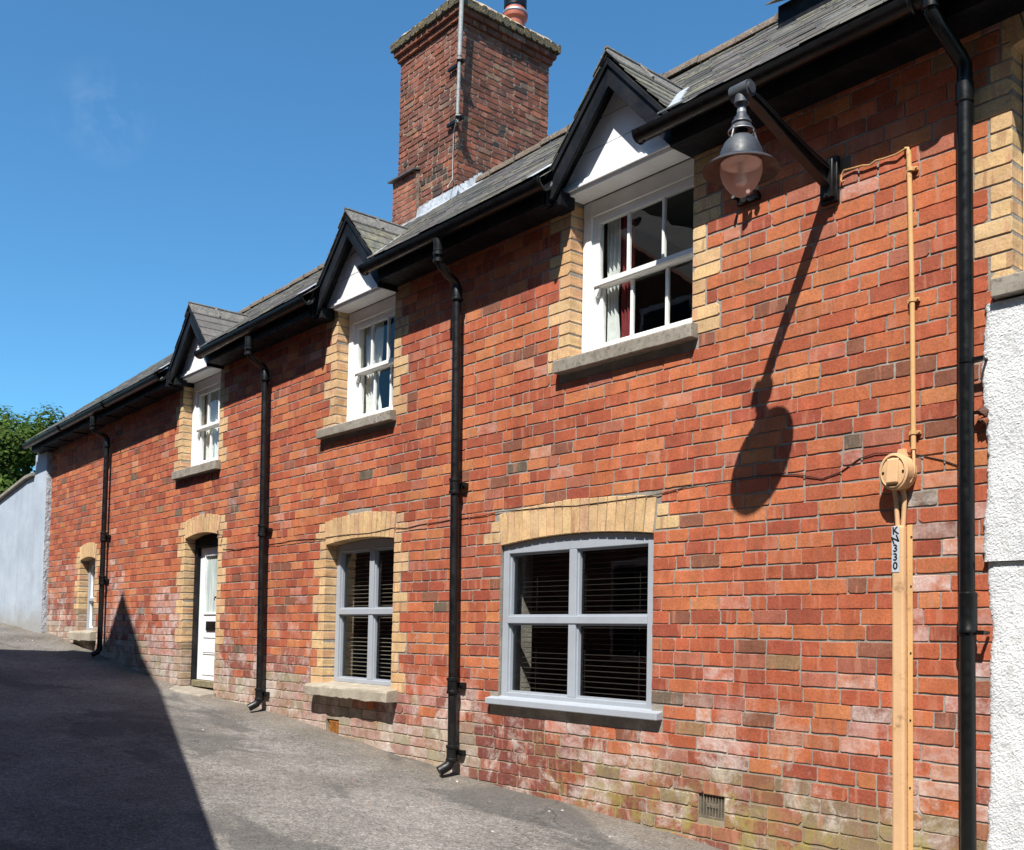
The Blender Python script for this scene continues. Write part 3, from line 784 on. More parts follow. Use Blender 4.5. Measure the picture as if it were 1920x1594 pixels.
while x < 3.2:
    w = .45; z = roofz(x, RY) + rnd.uniform(-.008, .012)
    n = 10; prof = []
    for i in range(n + 1):
        a = math.pi * i / n; prof.append((RY + .135 * math.cos(a), z - .055 + .12 * math.sin(a)))
    inner = [(RY + (y - RY) * .86, z - .055 + (zz - z + .055) * .86) for y, zz in prof]
    s.smooth = True
    s.xprism(prof + inner[::-1], x + .003, x + w - .003); s.smooth = False
    if rnd.random() < .8:   # cement bedding at the joint
        s.xprism([(RY - .15, z - .07), (RY - .135, z + .012), (RY, z + .062), (RY + .1, z)], x + w - .015, x + w + .012)
    x += w
s.build('ridge_tiles', M['ridge'], roof)
# lead valleys beside the dormers
for d in DORM:
    for sd in (-1, 1):
        pts = []; s = MB()
        for k in range(9):
            dx = d['hw'] * (1 - k / 9.); x = d['xc'] + sd * dx; z = dormz(d, x); y = EY + (z - EZ - drop(x)) / SL
            if y < EY: y = EY
            pts.append((x, y, roofz(x, y) + .018))
        for a, b in zip(pts, pts[1:]):
            s.quad(a, b, (b[0] + sd * .09, b[1], b[2] + .006), (a[0] + sd * .13, a[1], a[2] + .006))
        s.build('lead_valley', M['lead'], roof)
# fascia, boxed eaves and gutters between the dormers
SEC = [(-18.32, -12.455), (-11.285, -8.865), (-7.66, -5.445), (-4.24, 3.1)]
for i, (a, b) in enumerate(SEC):
    s = MB()
    dz = drop((a + b) / 2) if i else 0
    lo_x, hi_x = (a + .03, b) if i == 0 else (a + (.02), b)
    if i == 0:
        k = 8
        for j in range(k):
            p, q = lo_x + (hi_x - lo_x) * j / k, lo_x + (hi_x - lo_x) * (j + 1) / k; e = drop((p + q) / 2)
            s.box(p, q, -.225, -.2, 4.735 + e, 4.965 + e); s.box(p, q, -.199, .0, 4.735 + e, 4.755 + e)
    else:
        s.box(lo_x, hi_x, -.225, -.2, 4.735 + dz, 4.97 + dz); s.box(lo_x, hi_x, -.199, .0, 4.735 + dz, 4.755 + dz)
        for x_ in (lo_x, hi_x - .02): s.box(x_ + .001, x_ + .019, -.1985, -.001, 4.756 + dz, 4.88 + dz)
    s.build('eaves_box', M['black_wood'], cottage, bevel=.003)
for i, (a, b) in enumerate([(-18.40, -12.47), (-11.30, -8.76), (-7.74, -5.33), (-4.43, 3.1)]):
    s = MB(); gr = .062; n = 10
    segs = max(1, int((b - a) / 1.8)); s.smooth = True
    for j in range(segs):
        p, q = a + (b - a) * j / segs, a + (b - a) * (j + 1) / segs
        e0, e1 = drop(p), drop(q); vs = []; fs = []
        for xx, e in ((p, e0), (q, e1)):
            for rr in (gr, gr - .006):
                for k in range(n + 1):
                    an = math.pi + math.pi * k / n
                    vs.append((xx, -.30 + rr * math.cos(an), 4.868 + e + rr * math.sin(an) * 1.1))
        m_ = n + 1
        for k in range(n):
            fs += [(k, k + 1, 2 * m_ + k + 1, 2 * m_ + k), (m_ + k + 1, m_ + k, 3 * m_ + k, 3 * m_ + k + 1), (k, m_ + k, m_ + k + 1, k + 1), (2 * m_ + k + 1, 3 * m_ + k + 1, 3 * m_ + k, 2 * m_ + k)]
        for k in (0, n): fs.append((k, m_ + k, 3 * m_ + k, 2 * m_ + k))
        s.add(vs, fs, True)
        # union clip
        cl = [(q, -.30 + (gr + .007) * math.cos(math.pi + math.pi * k / n), 4.868 + e1 + (gr + .007) * 1.1 * math.sin(math.pi + math.pi * k / n)) for k in range(n + 1)]
        s.tube(cl, .011, 6)
    s.smooth = False
    for xx in (a + .05, b - .05):
        e = drop(xx); s.tube([(xx, -.24, 4.86 + e), (xx, -.30, 4.795 + e), (xx, -.363, 4.865 + e)], .008, 6)
    # end lips
    for xx in (a, b):
        e = drop(xx); s.tube([(xx, -.30 + gr * math.cos(math.pi + math.pi * k / n), 4.868 + e + gr * 1.1 * math.sin(math.pi + math.pi * k / n)) for k in range(n + 1)], .007, 6)
    s.build('gutter', M['black'], cottage)

# ---- chimney
ch = empty('chimney', (-10.25, 2.8, 7.0), None, None); ch.parent = cottage; ch.location = Vector((-10.25, 2.8, 7.0)) - WLOC[cottage.name]; WLOC[ch.name] = Vector((-10.25, 2.8, 7.0))
cx0, cx1, cy0, cy1, cz0, cz1 = -10.88, -9.615, 2.10, 3.56, 6.6, 9.0
def chcol(z, edge):
    t = rnd.random(); f = ss(8.2, 7.0, z)
    base = (.225, .074, .041) if t < .6 else (.175, .058, .036) if t < .86 else (.28, .088, .042) if t < .95 else (.24, .14, .09)
    if edge and rnd.random() < .26 * f + .03: base = (.06, .045, .036)
    return jitcol(base, .2)
s = MB(); ph = .075
def ch_face(fr, ln, inner):
    z = cz0; r = 0
    while z < cz1 - .01:
        x = -(.22 * .5) * (r % 2) - rnd.uniform(0, .05); sag = 0
        while x < ln:
            w = .222 if rnd.random() > .35 else .112
            a, b = max(0, x), min(ln, x + w)
            if b - a > .03:
                s.col = (*chcol(z, True), .1 * rnd.random()); s.moss = 0
                e = rnd.uniform(-.003, .003)
                brick(s, fr, a + (.006 if a > 0 else 0), b - (.006 if b < ln else 0), z + e, z + ph - .013 + e, depth=.03, jit=.0035, rad=.008, proud=rnd.uniform(-.004, .004), chip=.2)
            x += w
        z += ph; r += 1
ch_face(lambda u, v, n: (cx0 + u, cy0 - n, v), cx1 - cx0, 0)
ch_face(lambda u, v, n: (cx1 + n, cy0 + u, v), cy1 - cy0, 0)
ch_face(lambda u, v, n: (cx0 - n, cy1 - u, v), cy1 - cy0, 0)
s.build('stack', M['old_brick'], ch)
s = MB(); s.box(cx0 + .007, cx1 - .007, cy0 + .007, cy1 - .002, cz0 - .5, cz1)
mm, nt, b = newmat('old mortar'); L(nt, ramp(nt, nz(nt, texco(nt), 14, 4), [(.3, (.14, .10, .075)), (.7, (.31, .235, .175))]), b.inputs['Base Color']); b.inputs['Roughness'].default_value = .95
s.build('stack_mortar', mm, ch)
s = MB()
def ring_course(z0, z1, out):
    x0, x1, y0, y1 = cx0 - out, cx1 + out, cy0 - out, cy1 + out
    def run(fr, ln):
        x = -rnd.uniform(0, .1)
        while x < ln:
            w = .225 if rnd.random() > .3 else .112; a, b = max(0, x), min(ln, x + w)
            if b - a > .02:
                s.col = (*chcol(9, False), 0); brick(s, fr, a + .004, b - .004, z0 + .004, z1 - .004, depth=.2, jit=.003, rad=.007, chip=.2)
            x += w
    run(lambda u, v, n: (x0 + u, y0 - n, v), x1 - x0); run(lambda u, v, n: (x1 + n, y0 + u, v), y1 - y0); run(lambda u, v, n: (x0 - n, y1 - u, v), y1 - y0)
    s.box(x0 + .01, x1 - .01, y0 + .01, y1 - .01, z0 + .001, z1 - .001)
ring_course(9.0, 9.075, .035); ring_course(9.076, 9.15, .07)
s.build('corbel', M['old_brick'], ch)
s = MB()
x0, x1, y0, y1 = cx0 - .105, cx1 + .105, cy0 - .105, cy1 + .105
def cap_run(fr, ln):
    x = 0
    while x < ln - .01:
        w = min(.115, ln - x); e = rnd.uniform(-.008, .008)
        brick(s, fr, x + .002, x + w - .002, 9.152 + e * .3, 9.262 + e, depth=.2, jit=.006, rad=.014, proud=rnd.uniform(-.008, .006), chip=.3); x += w
cap_run(lambda u, v, n: (x0 + u, y0 - n, v), x1 - x0); cap_run(lambda u, v, n: (x1 + n, y0 + u, v), y1 - y0); cap_run(lambda u, v, n: (x0 - n, y1 - u, v), y1 - y0)
s.box(x0 + .02, x1 - .02, y0 + .02, y1 - .02, 9.155, 9.25)
s.build('cap', M['capstone'], ch)
s = MB(); n = 12; vs = []
for i, (k, z) in enumerate([(.0, 9.245), (.03, 9.285), (.12, 9.36), (.26, 9.46), (.42, 9.53), (.6, 9.55)]):
    for j in range(4 * n):
        t = j % n / n; e = j // n; X0, X1, Y0, Y1 = x0 + k, x1 - k, y0 + k, y1 - k
        p = [(X0 + (X1 - X0) * t, Y0), (X1, Y0 + (Y1 - Y0) * t), (X1 - (X1 - X0) * t, Y1), (X0, Y1 - (Y1 - Y0) * t)][e]
        q = fbm(p[0] * 5, p[1] * 5, z * 3) * .02; vs.append((p[0] + q * .5, p[1], z + q))
m_ = 4 * n
s.add(vs, [(i * m_ + j, i * m_ + (j + 1) % m_, (i + 1) * m_ + (j + 1) % m_, (i + 1) * m_ + j) for i in range(5) for j in range(m_)] + [tuple(5 * m_ + j for j in range(m_))], True)
s.build('flaunching', M['flaunch'], ch)
s = MB(); pc = (-9.98, 3.27, 9.44)
s.lathe(pc, [(.13, -.1), (.128, .18), (.134, .20), (.158, .22), (.165, .26), (.165, .30), (.15, .32), (.13, .36), (.105, .36), (.105, .1)], 28)
s.build('chimney_pot', M['pot'], ch)
s = MB(); s.lathe(pc, [(.169, .27), (.172, .275), (.172, .295), (.169, .30)], 28)
s.build('pot_band', M['steel'], ch)
s = MB(); s.lathe(pc, [(.135, .361), (.15, .37), (.15, .5), (.135, .5)], 20); s.build('pot_cowl', M['black'], ch)
# lead flashing at the foot, and the little slate ledge
s = MB(); k = 14
for i in range(k):
    a, b = cx0 - .10 + (cx1 - cx0 + .16) * i / k, cx0 - .10 + (cx1 - cx0 + .16) * (i + 1) / k
    f = lambda x, y, e: (x, y, roofz(x, y) + e + .006 * fbm(x * 7, y * 5, 2))
    s.quad(f(a, cy0 - .30, .022), f(b, cy0 - .30, .022), f(b, cy0 - .035, .03), f(a, cy0 - .035, .03))
    t = .13 + .02 * fbm(a * 3, 1, 1)
    s.quad(f(a, cy0 - .035, .03), f(b, cy0 - .035, .03), (b, cy0 - .012, roofz(b, cy0) + t), (a, cy0 - .012, roofz(a, cy0) + t))
for i in range(6):
    y, y2 = cy0 + (RY - cy0) * i / 6 - .02, cy0 + (RY - cy0) * (i + 1) / 6 - .02
    s.quad((cx1 + .012, y, roofz(cx1, y) + .14), (cx1 + .012, y2, roofz(cx1, y2) + .12), (cx1 + .03, y2, roofz(cx1, y2) + .03), (cx1 + .03, y, roofz(cx1, y) + .03))
    s.quad((cx1 + .03, y, roofz(cx1, y) + .03), (cx1 + .03, y2, roofz(cx1, y2) + .03), (cx1 + .2, y2, roofz(cx1, y2) + .024), (cx1 + .2, y, roofz(cx1, y) + .024))
s.build('flashing', M['lead'], ch)
s = MB(); ln = .52
def lowface(fr, w):
    z = 6.6; r = 0
    while z < 7.40:
        x = -(.11) * (r % 2)
        while x < w:
            a, b = max(0, x), min(w, x + .222)
            if b - a > .03:
                s.col = (*jitcol((.33, .10, .048) if rnd.random() < .7 else (.24, .08, .045), .18), .1); brick(s, fr, a + .005, b - .005, z, z + ph - .013, depth=.03, jit=.003, rad=.008, chip=.2)
            x += .222
        z += ph; r += 1
lowface(lambda u, v, n: (cx0 - .05 + u, cy0 - .045 - n, v), .54)
s.build('stack_foot', M['old_brick'], ch)
s = MB(); s.box(cx0 - .045, cx0 + .485, cy0 - .04, cy0 + .02, 6.5, 7.40); s.build('stack_foot_mortar', mm, ch)
s = MB(); s.col = (.085, .08, .075, 0); s.hexa([(cx0 - .09, cy0 - .10, 7.41), (cx0 + .5, cy0 - .10, 7.405), (cx0 + .5, cy0 + .0, 7.43), (cx0 - .09, cy0 + .0, 7.43)], [(cx0 - .09, cy0 - .10, 7.43), (cx0 + .5, cy0 - .10, 7.425), (cx0 + .5, cy0 + .0, 7.455), (cx0 - .09, cy0 + .0, 7.455)])
s.build('slate_ledge', M['slate'], ch)

# ---- small gablet on the roof near the right
rd = empty('roof_vent', (-4.7, 1.8, 6.5), None, None); rd.parent = cottage; rd.location = Vector((-4.5, 1.8, 6.6)) - WLOC[cottage.name]; WLOC[rd.name] = Vector((-4.5, 1.8, 6.6))
s = MB(); vx0, vx1 = -4.66, -4.0
s.add([(vx0, 1.53, 6.41), (vx0, 2.3, 7.02), (vx0, 2.3, 7.10), (vx0, 1.53, 6.60), (vx1, 1.53, 6.41), (vx1, 2.3, 7.02), (vx1, 2.3, 7.10), (vx1, 1.53, 6.60)],
      [(0, 1, 2, 3), (7, 6, 5, 4), (0, 3, 7, 4), (3, 2, 6, 7)])
s.build('vent_cheek', M['black_wood'], rd)
s = MB()
for r in range(4):
    x = vx0 - .06 + (r % 2) * .1
    while x < vx1:
        y = 1.44 + r * .21; z = 6.575 + r * .135
        s.col = (*jitcol((.10, .095, .088), .2), 0); s.moss = .4
        bt = [(x, y, z + .022), (x + .2, y, z + .022), (x + .2, y + .28, z + .19), (x, y + .28, z + .19)]
        s.hexa(bt, [(p[0], p[1], p[2] + .011) for p in bt]); x += .203
s.build('vent_slates', M['slate'], rd)
s = MB()
for x, sd in ((vx1, 1),):
    for k in range(6):
        y, y2 = 1.5 + k * .14, 1.5 + (k + 1) * .14
        s.quad((x + sd * .004, y, roofz(x, y) + .09), (x + sd * .004, y2, roofz(x, y2) + .09), (x + sd * .11, y2, roofz(x, y2) + .026), (x + sd * .11, y, roofz(x, y) + .026))
s.build('vent_flashing', M['lead'], rd)

# ------------------------------------------------------------------ windows
def pane(x0, x1, y, z0, z1, parent):
    s = MB(); s.quad((x0, y, z0), (x1, y, z0), (x1, y, z1), (x0, y, z1)); return s.build('pane', M['glass'], parent)
def sash_window(o, sill, d):
    x0, x1 = o['x0'] + .004, o['x1'] - .004; zs = sill[3]; zt = 4.812 + d['dz']
    w = empty('sash_window', (x0, .1, zs), None, None); w.parent = cottage; w.location = Vector((x0, .1, zs)) - WLOC[cottage.name]; WLOC[w.name] = Vector((x0, .1, zs))
    s = MB()
    jw = .082; yf = .125
    s.box(x0, x0 + jw, yf, .24, zs, zt); s.box(x1 - .03, x1, yf, .24, zs, zt)
    s.box(x0 + jw, x1 - .03, yf + .002, .24, zt - .115, zt)          # head
    s.box(x0 + jw, x1 - .03, yf - .012, .24, zs + .002, zs + .05)     # wooden cill
    s.box(x0 + jw, x0 + jw + .022, yf + .018, .24, zs + .05, zt - .115); s.box(x1 - .052, x1 - .03, yf + .018, .24, zs + .05, zt - .115)
    s.box(x0 + jw + .022, x1 - .052, yf + .018, .16, zt - .14, zt - .115)
    s.build('frame', M['white'], w, bevel=.003)
    a, b = x0 + jw + .023, x1 - .052; zlo, zhi = zs + .052, zt - .142; zm = (zlo + zhi) / 2 + .01
    bars = [a + (b - a) * k / 3 for k in (1, 2)]
    for nm, z0, z1, y, rl, rh in (('upper_sash', zm - .02, zhi, .143, .042, .035), ('lower_sash', zlo, zm + .02, .186, .075, .04)):
        s = MB(); st = .046
        s.box(a, a + st, y, y + .04, z0, z1); s.box(b - st, b, y, y + .04, z0, z1)
        s.box(a + st, b - st, y + .001, y + .04, z0, z0 + rl); s.box(a + st, b - st, y + .001, y + .04, z1 - rh, z1)
        for x in bars: s.box(x - .011, x + .011, y + .006, y + .034, z0 + rl, z1 - rh)
        if nm == 'upper_sash':
            for x in (a, b - st): s.prism([(x + .002, z0), (x + st - .002, z0), (x + st - .006, z0 - .03), (x + .02, z0 - .065), (x + .008, z0 - .07)], y + .004, y + .036)
            s.box(a, b, y - .008, y, z0 + .005, z0 + rl)
        s.build(nm, M['white'], w, bevel=.0025)
        e = [a + st] + bars + [b - st]
        for i in range(3):
            pane(e[i] + (.011 if i else 0), e[i + 1] - (.011 if i < 2 else 0), y + .02, z0 + rl, z1 - rh, w)
    # stone sill
    s = MB(); p, q, lo, hi = sill
    prof = [(-.072, lo), (-.072, hi - .012), (-.06, hi - .002), (.2, hi + .016), (.2, lo)]
    nseg = 10; vs = []; fs = []; k = len(prof)
    for i in range(nseg + 1):
        x = p + (q - p) * i / nseg
        for y, z in prof: vs.append((x, y + rnd.uniform(-.0015, .0015), z + rnd.uniform(-.002, .002)))
    for i in range(nseg):
        for j in range(k): fs.append((i * k + j, (i + 1) * k + j, (i + 1) * k + (j + 1) % k, i * k + (j + 1) % k))
    fs += [tuple(range(k)), tuple(nseg * k + j for j in range(k - 1, -1, -1))]
    s.add(vs, fs); s.build('sill', M['stone'], w, bevel=.005)
    return w
for d in DORM:
    sash_window(OPEN[d['o']], SILLX[OPEN[d['o']]['n']], d)

def curtain(x0, x1, y, z0, z1, mat, label, folds=5, amp=.03, tie=None):
    s = MB(); nx_, nz_ = folds * 8, 14; vs = []
    for j in range(nz_ + 1):
        t = j / nz_; z = z0 + (z1 - z0) * t
        for i in range(nx_ + 1):
            u = i / nx_
            wd = 1.0 if tie is None else 1 - tie * math.exp(-((t - .38) / .22) ** 2)
            vs.append((x0 + (x1 - x0) * u * wd, y + amp * math.sin(u * folds * 6.283 + .6 * math.sin(t * 5)) * (.6 + .4 * u), z))
    s.add(vs, [(j * (nx_ + 1) + i, j * (nx_ + 1) + i + 1, (j + 1) * (nx_ + 1) + i + 1, (j + 1) * (nx_ + 1) + i) for j in range(nz_) for i in range(nx_)], True)
    return tag(s.build('curtain', M[mat], None, loc=((x0 + x1) / 2, y, z0)), label, 'curtain', 'curtains inside the upper windows')
curtain(-5.24, -5.10, .255, 3.68, 4.68, 'net', 'white gathered curtain at the left of the nearest upper window', 3, .02, .25)
curtain(-5.11, -4.97, .27, 3.66, 4.68, 'red_cloth', 'red curtain hanging beside a white one in the nearest upper window', 3, .025, .35)
curtain(-8.56, -8.25, .26, 3.66, 4.62, 'net', 'white curtain drawn aside in the middle upper window', 5, .022, .3)
curtain(-12.34, -11.5, .26, 3.64, 4.6, 'net', 'white net curtain filling the farthest upper window', 10, .018)

def casement(o, zs, zt_side, arch, yf, cols, rows_z, name, jw, sillspec, bar=.034):
    x0, x1 = o['x0'] + .003, o['x1'] - .003
    w = empty(name, (x0, yf, zs), None, None); w.parent = cottage; w.location = Vector((x0, yf, zs)) - WLOC[cottage.name]; WLOC[w.name] = Vector((x0, yf, zs))
    s = MB(); dpt = .075
    topz = zt_side
    s.box(x0, x0 + jw, yf, yf + dpt, zs, topz); s.box(x1 - jw, x1, yf, yf + dpt, zs, topz)
    s.box(x0 + jw, x1 - jw, yf + .0015, yf + dpt, zs, zs + jw * .62)
    # curved head following the arch
    cr = [(x, z - .004) for x, z in arch_pts(o, 0, 20)]
    head = [(x0, topz - jw)] + [(x1, topz - jw)] + [(min(x1, max(x0, x)), z) for x, z in reversed(cr)]
    s.prism(head, yf + .003, yf + dpt)
    z_in0, z_in1 = zs + jw * .62, topz - jw
    for c in cols: s.box(c - bar / 2 * 1.5, c + bar / 2 * 1.5, yf + .0025, yf + dpt - .01, z_in0, z_in1)
    for r_ in rows_z: s.box(x0 + jw, x1 - jw, yf - .004, yf + dpt - .02, r_ - bar * .55, r_ + bar * .55)
    s.build('frame', M['grey_paint'], w, bevel=.004)
    # glazing bead (white inner edge)
    xs_ = [x0 + jw] + cols + [x1 - jw]; zs_ = [z_in0] + rows_z + [z_in1]
    bd = MB()
    for i in range(len(xs_) - 1):
        for j in range(len(zs_) - 1):
            a = xs_[i] + (bar * .75 if i else 0); b = xs_[i + 1] - (bar * .75 if i < len(xs_) - 2 else 0)
            c = zs_[j] + (bar * .55 if j else 0); e = zs_[j + 1] - (bar * .55 if j < len(zs_) - 2 else 0)
            t = .014; ya, yb_ = yf + .022, yf + .05
            bd.box(a, a + t, ya, yb_, c, e); bd.box(b - t, b, ya, yb_, c, e); bd.box(a + t, b - t, ya + .001, yb_, c, c + t); bd.box(a + t, b - t, ya + .001, yb_, e - t, e)
            pane(a, b, yf + .046, c, e, w)
    bd.build('glazing_bead', M['grey_paint'] if name != 'casement_window' else M['white'], w)
    if sillspec:
        p, q, lo, hi, pr, mt, wob = sillspec
        s = MB(); nseg = 26; prof = [(-pr, lo), (-pr, hi - .035 if wob else hi - .01), (-pr + .012, hi - .012), (yf + .03, hi + .012), (yf + .03, lo)]
        vs = []; fs = []; k = len(prof)
        for i in range(nseg + 1):
            u = i / nseg; x = p + (q - p) * u; dz = wob * (fbm(x * 3, 1, 4) * .02 + (-.018 if .45 < u < .55 else 0))
            for j, (y, z) in enumerate(prof): vs.append((x, y + wob * fbm(x * 5, z * 5, j) * .012 * (1 if y < 0 else 0), z + (dz if z < hi - .05 and y < 0 else dz * .4 if y < 0 else 0)))
        for i in range(nseg):
            for j in range(k): fs.append((i * k + j, (i + 1) * k + j, (i + 1) * k + (j + 1) % k, i * k + (j + 1) % k))
        fs += [tuple(range(k)), tuple(nseg * k + j for j in range(k - 1, -1, -1))]
        s.add(vs, fs); s.build('sill', M[mt], w, bevel=.006)
    return w
ob = {o['n']: o for o in OPEN}
casement(ob['big'], 1.125, 2.298, True, .028, [-5.325], [1.722], 'picture_window', .064, (-6.2, -4.432, 1.068, 1.128, .055, 'grey_paint', 0), .05)
casement(ob['mid'], 1.118, 2.45, True, .128, [-8.165], [1.80], 'picture_window', .064, (-8.93, -7.485, .992, 1.108, .12, 'worn_stone', 1), .05)
# the small window at the far end, with a pale blind
o = ob['small']
w = casement(o, 1.55, 2.62, True, .128, [], [2.02], 'casement_window', .075, (-16.38, -15.38, 1.40, 1.545, .09, 'worn_stone', .5), .045)
s = MB(); s.box(-16.15, -15.62, .20, .206, 2.03, 2.56); s.build('window_blind', M['net'], w)
s = MB(); s.box(-16.15, -15.62, .215, .221, 1.60, 2.0); s.build('lower_screen', M['net'], w)

def blind(x0, x1, z0, z1, y, label, tilt, mt='slat'):
    bl = empty('venetian_blind', ((x0 + x1) / 2, y, z1), label, 'blind', 'blinds behind the ground floor windows')
    s = MB(); z = z0
    while z < z1:
        hw_ = .024; dz = math.tan(tilt) * hw_
        bt = [(x0, y - hw_, z - dz), (x1, y - hw_, z - dz), (x1, y + hw_, z + dz), (x0, y + hw_, z + dz)]
        s.hexa(bt, [(p[0], p[1], p[2] + .0028) for p in bt]); z += .039
    s.build('slats', M[mt], bl)
    s = MB()
    for k in (.12, .5, .88):
        x = x0 + (x1 - x0) * k
        for yy in (y - .026, y + .026): s.tube([(x, yy, z0), (x, yy, z1)], .0012, 5)
    s.build('cords', M['slat'], bl)
    s = MB(); s.box(x0, x1, y - .028, y + .028, z1, z1 + .045); s.build('headrail', M['slat'], bl)
blind(-6.0, -4.6, 1.16, 2.24, .17, 'dark slatted venetian blind lowered inside the wide grey window', R(2))
blind(-8.70, -7.70, 1.16, 2.38, .27, 'dark slatted venetian blind behind the stone-silled middle window', R(7), 'pale_slat')

# ------------------------------------------------------------------ door
dr = empty('door', (-12.0, .16, .93), None, None); dr.parent = cottage; dr.location = Vector((-12.0, .16, .93)) - WLOC[cottage.name]; WLOC[dr.name] = Vector((-12.0, .16, .93))
s = MB(); o = ob['door']; yd = .15
s.box(o['x0'] + .003, o['x0'] + .095, yd - .02, yd + .09, .72, 2.60); s.box(o['x1'] - .095, o['x1'] - .003, yd - .02, yd + .09, .80, 2.60)
hd = [(o['x0'] + .003, 2.61), (o['x1'] - .003, 2.61)] + [(min(o['x1'] - .003, max(o['x0'] + .003, x)), z - .004) for x, z in reversed(arch_pts(o, 0, 16))]
s.prism(hd, yd - .018, yd + .09)
s.build('door_frame', M['black_wood'], dr, bevel=.004)
s = MB(); a, b = o['x0'] + .098, o['x1'] - .098; za, zb = .985, 2.605; gx0, gx1, gz0, gz1 = a + .17, b - .17, 1.80, 2.50
s.box(a, gx0, yd + .02, yd + .06, za, zb); s.box(gx1, b, yd + .02, yd + .06, za, zb)
s.box(gx0, gx1, yd + .0203, yd + .06, za, gz0); s.box(gx0, gx1, yd + .0203, yd + .06, gz1, zb)
for (p, q, r_, t) in ((gx0, gx1, 1.06, 1.30), (gx0, gx1, 1.335, 1.50)):
    s.box(p - .012, q + .012, yd + .012, yd + .0195, r_ - .012, r_); s.box(p - .012, q + .012, yd + .012, yd + .0195, t, t + .012)
    s.box(p - .012, p, yd + .012, yd + .0195, r_, t); s.box(q, q + .012, yd + .012, yd + .0195, r_, t)
for (p, q, r_, t) in ((gx0 - .018, gx0, gz0 - .018, gz1 + .018), (gx1, gx1 + .018, gz0 - .018, gz1 + .018)): s.box(p, q, yd + .008, yd + .0198, r_, t)
s.box(gx0, gx1, yd + .008, yd + .0198, gz0 - .018, gz0); s.box(gx0, gx1, yd + .008, yd + .0198, gz1, gz1 + .018)
s.build('door_leaf', M['door_white'], dr, bevel=.003)
s = MB(); s.quad((gx0, yd + .035, gz0), (gx1, yd + .035, gz0), (gx1, yd + .035, gz1), (gx0, yd + .035, gz1))
mf, nt, b_ = newmat('frosted door glass'); b_.inputs['Base Color'].default_value = (.42, .49, .48, 1); b_.inputs['Roughness'].default_value = .25
L(nt, ramp(nt, nz(nt, texco(nt, (12, 1, 1)), 2, 3), [(.35, (.30, .37, .36)), (.65, (.56, .62, .60))]), b_.inputs['Base Color'])
s.build('door_glass', mf, dr)
s = MB(); s.box(-11.91, -11.64, yd + .006, yd + .0195, 1.585, 1.70); s.box(-11.88, -11.67, yd + .001, yd + .0055, 1.62, 1.67); s.build('letter_plate', M['black_iron'], dr, bevel=.003)
s = MB(); s.tube([(-11.66, yd + .02, 1.99), (-11.66, yd - .0, 1.99)], .012, 10); s.tube([(-11.66, yd + .0, 1.985), (-11.66, yd - .005, 1.95)], .006, 8); s.build('keyhole_cover', M['black_iron'], dr)
s = MB(); s.box(o['x0'] + .1, o['x1'] - .1, yd - .05, yd + .09, .905, .98); s.build('threshold', M['timber_sill'], dr, bevel=.006)
s = MB(); vs = []; pts = [(-12.36, -.02), (-12.2, -.16), (-11.7, -.2), (-11.28, -.17), (-11.2, -.02), (-11.28, .2), (-12.26, .2)]
bt = [(x, y, .70) for x, y in pts]; tp = [(x, y, (.905 if x < -11.9 else .875) - (.03 if y < -.1 else 0)) for x, y in pts]; n = len(pts)
s.add(bt + tp, [tuple(range(n, 2 * n))] + [(i, (i + 1) % n, (i + 1) % n + n, i + n) for i in range(n)]); s.build('doorstep', M['concrete'], dr, bevel=.012)

# ------------------------------------------------------------------ air bricks
for i, (a, b, c, d) in enumerate(AIR):
    s = MB(); y = .014
    s.box(a + .004, b - .004, y + .02, y + .05, c, d)
    if i == 0:
        nb = 8
        for k in range(nb + 1):
            x = a + .008 + (b - a - .016) * k / nb; s.box(x - .006, x + .006, y, y + .0195, c + .006, d - .006)
        s.box(a + .004, b - .004, y + .0005, y + .019, d - .02, d); s.box(a + .004, b - .004, y + .0005, y + .019, c, c + .016)
        s.box(a + .06, b - .06, y - .0005, y + .019, (c + d) / 2 - .012, (c + d) / 2 + .012)
    else:
        for k in range(8):
            x = a + .05 + (b - a - .06) * k / 7; s.box(x - .005, x + .005, y, y + .0195, c + .004, d - .02)
        s.box(a + .03, b, y + .0005, y + .019, d - .03, d - .012)
    ab = s.build('air_brick', M['clay_grate' if i == 0 else 'rust'], cottage, bevel=.002)
    ab['label'] = 'dark clay slotted vent in the mossy wall foot' if i == 0 else 'rusty orange broken vent grate'

# ------------------------------------------------------------------ neighbour on the right
nb_ = empty('rendered_house', (0, 0, ground(0)), 'white roughcast neighbouring house with buff brick window quoins at the right edge', 'house')
s = MB(); yb = MB()
arx = -2.195
r0 = int((3.42 - Z0) / H)
for r in range(r0, int((WALLTOP - Z0) / H)):
    zb = Z0 + r * H; zt = zb + H - J; k = (r // 2) % 2
    if zt < 3.40: continue
    wdt = .20 if k == 0 else .118
    if r >= int((4.60 - Z0) / H):
        wdt = .06
    yb.col = (*jitcol((.58, .385, .185), .09), .08)
    brick(yb, FR_WALL, arx - wdt + J, arx, zb, zt, depth=.14, chip=.1)
    if k == 1 or wdt < .1:
        c, ef, ms = brick_colour(-2.4, zb); yb.col = (*c, .35)
        if XR < arx - wdt - .02: brick(yb, FR_WALL, XR + J * .6, arx - wdt, zb, zt, depth=.05)
yb.build('quoins', M['buff'], nb_)
on = dict(x0=arx, x1=-1.1, arch=(4.58, 4.66, .22, 14)); yb = MB(); voussoirs(yb, on); yb.build('arch', M['buff'], nb_)
s = MB(); s.quad((XR, YM, 3.38), (arx, YM, 3.38), (arx, YM, 4.8), (XR, YM, 4.8)); s.quad((arx - .0015, YM, 3.38), (arx - .0015, .3, 3.38), (arx - .0015, .3, 4.8), (arx - .0015, YM, 4.8))
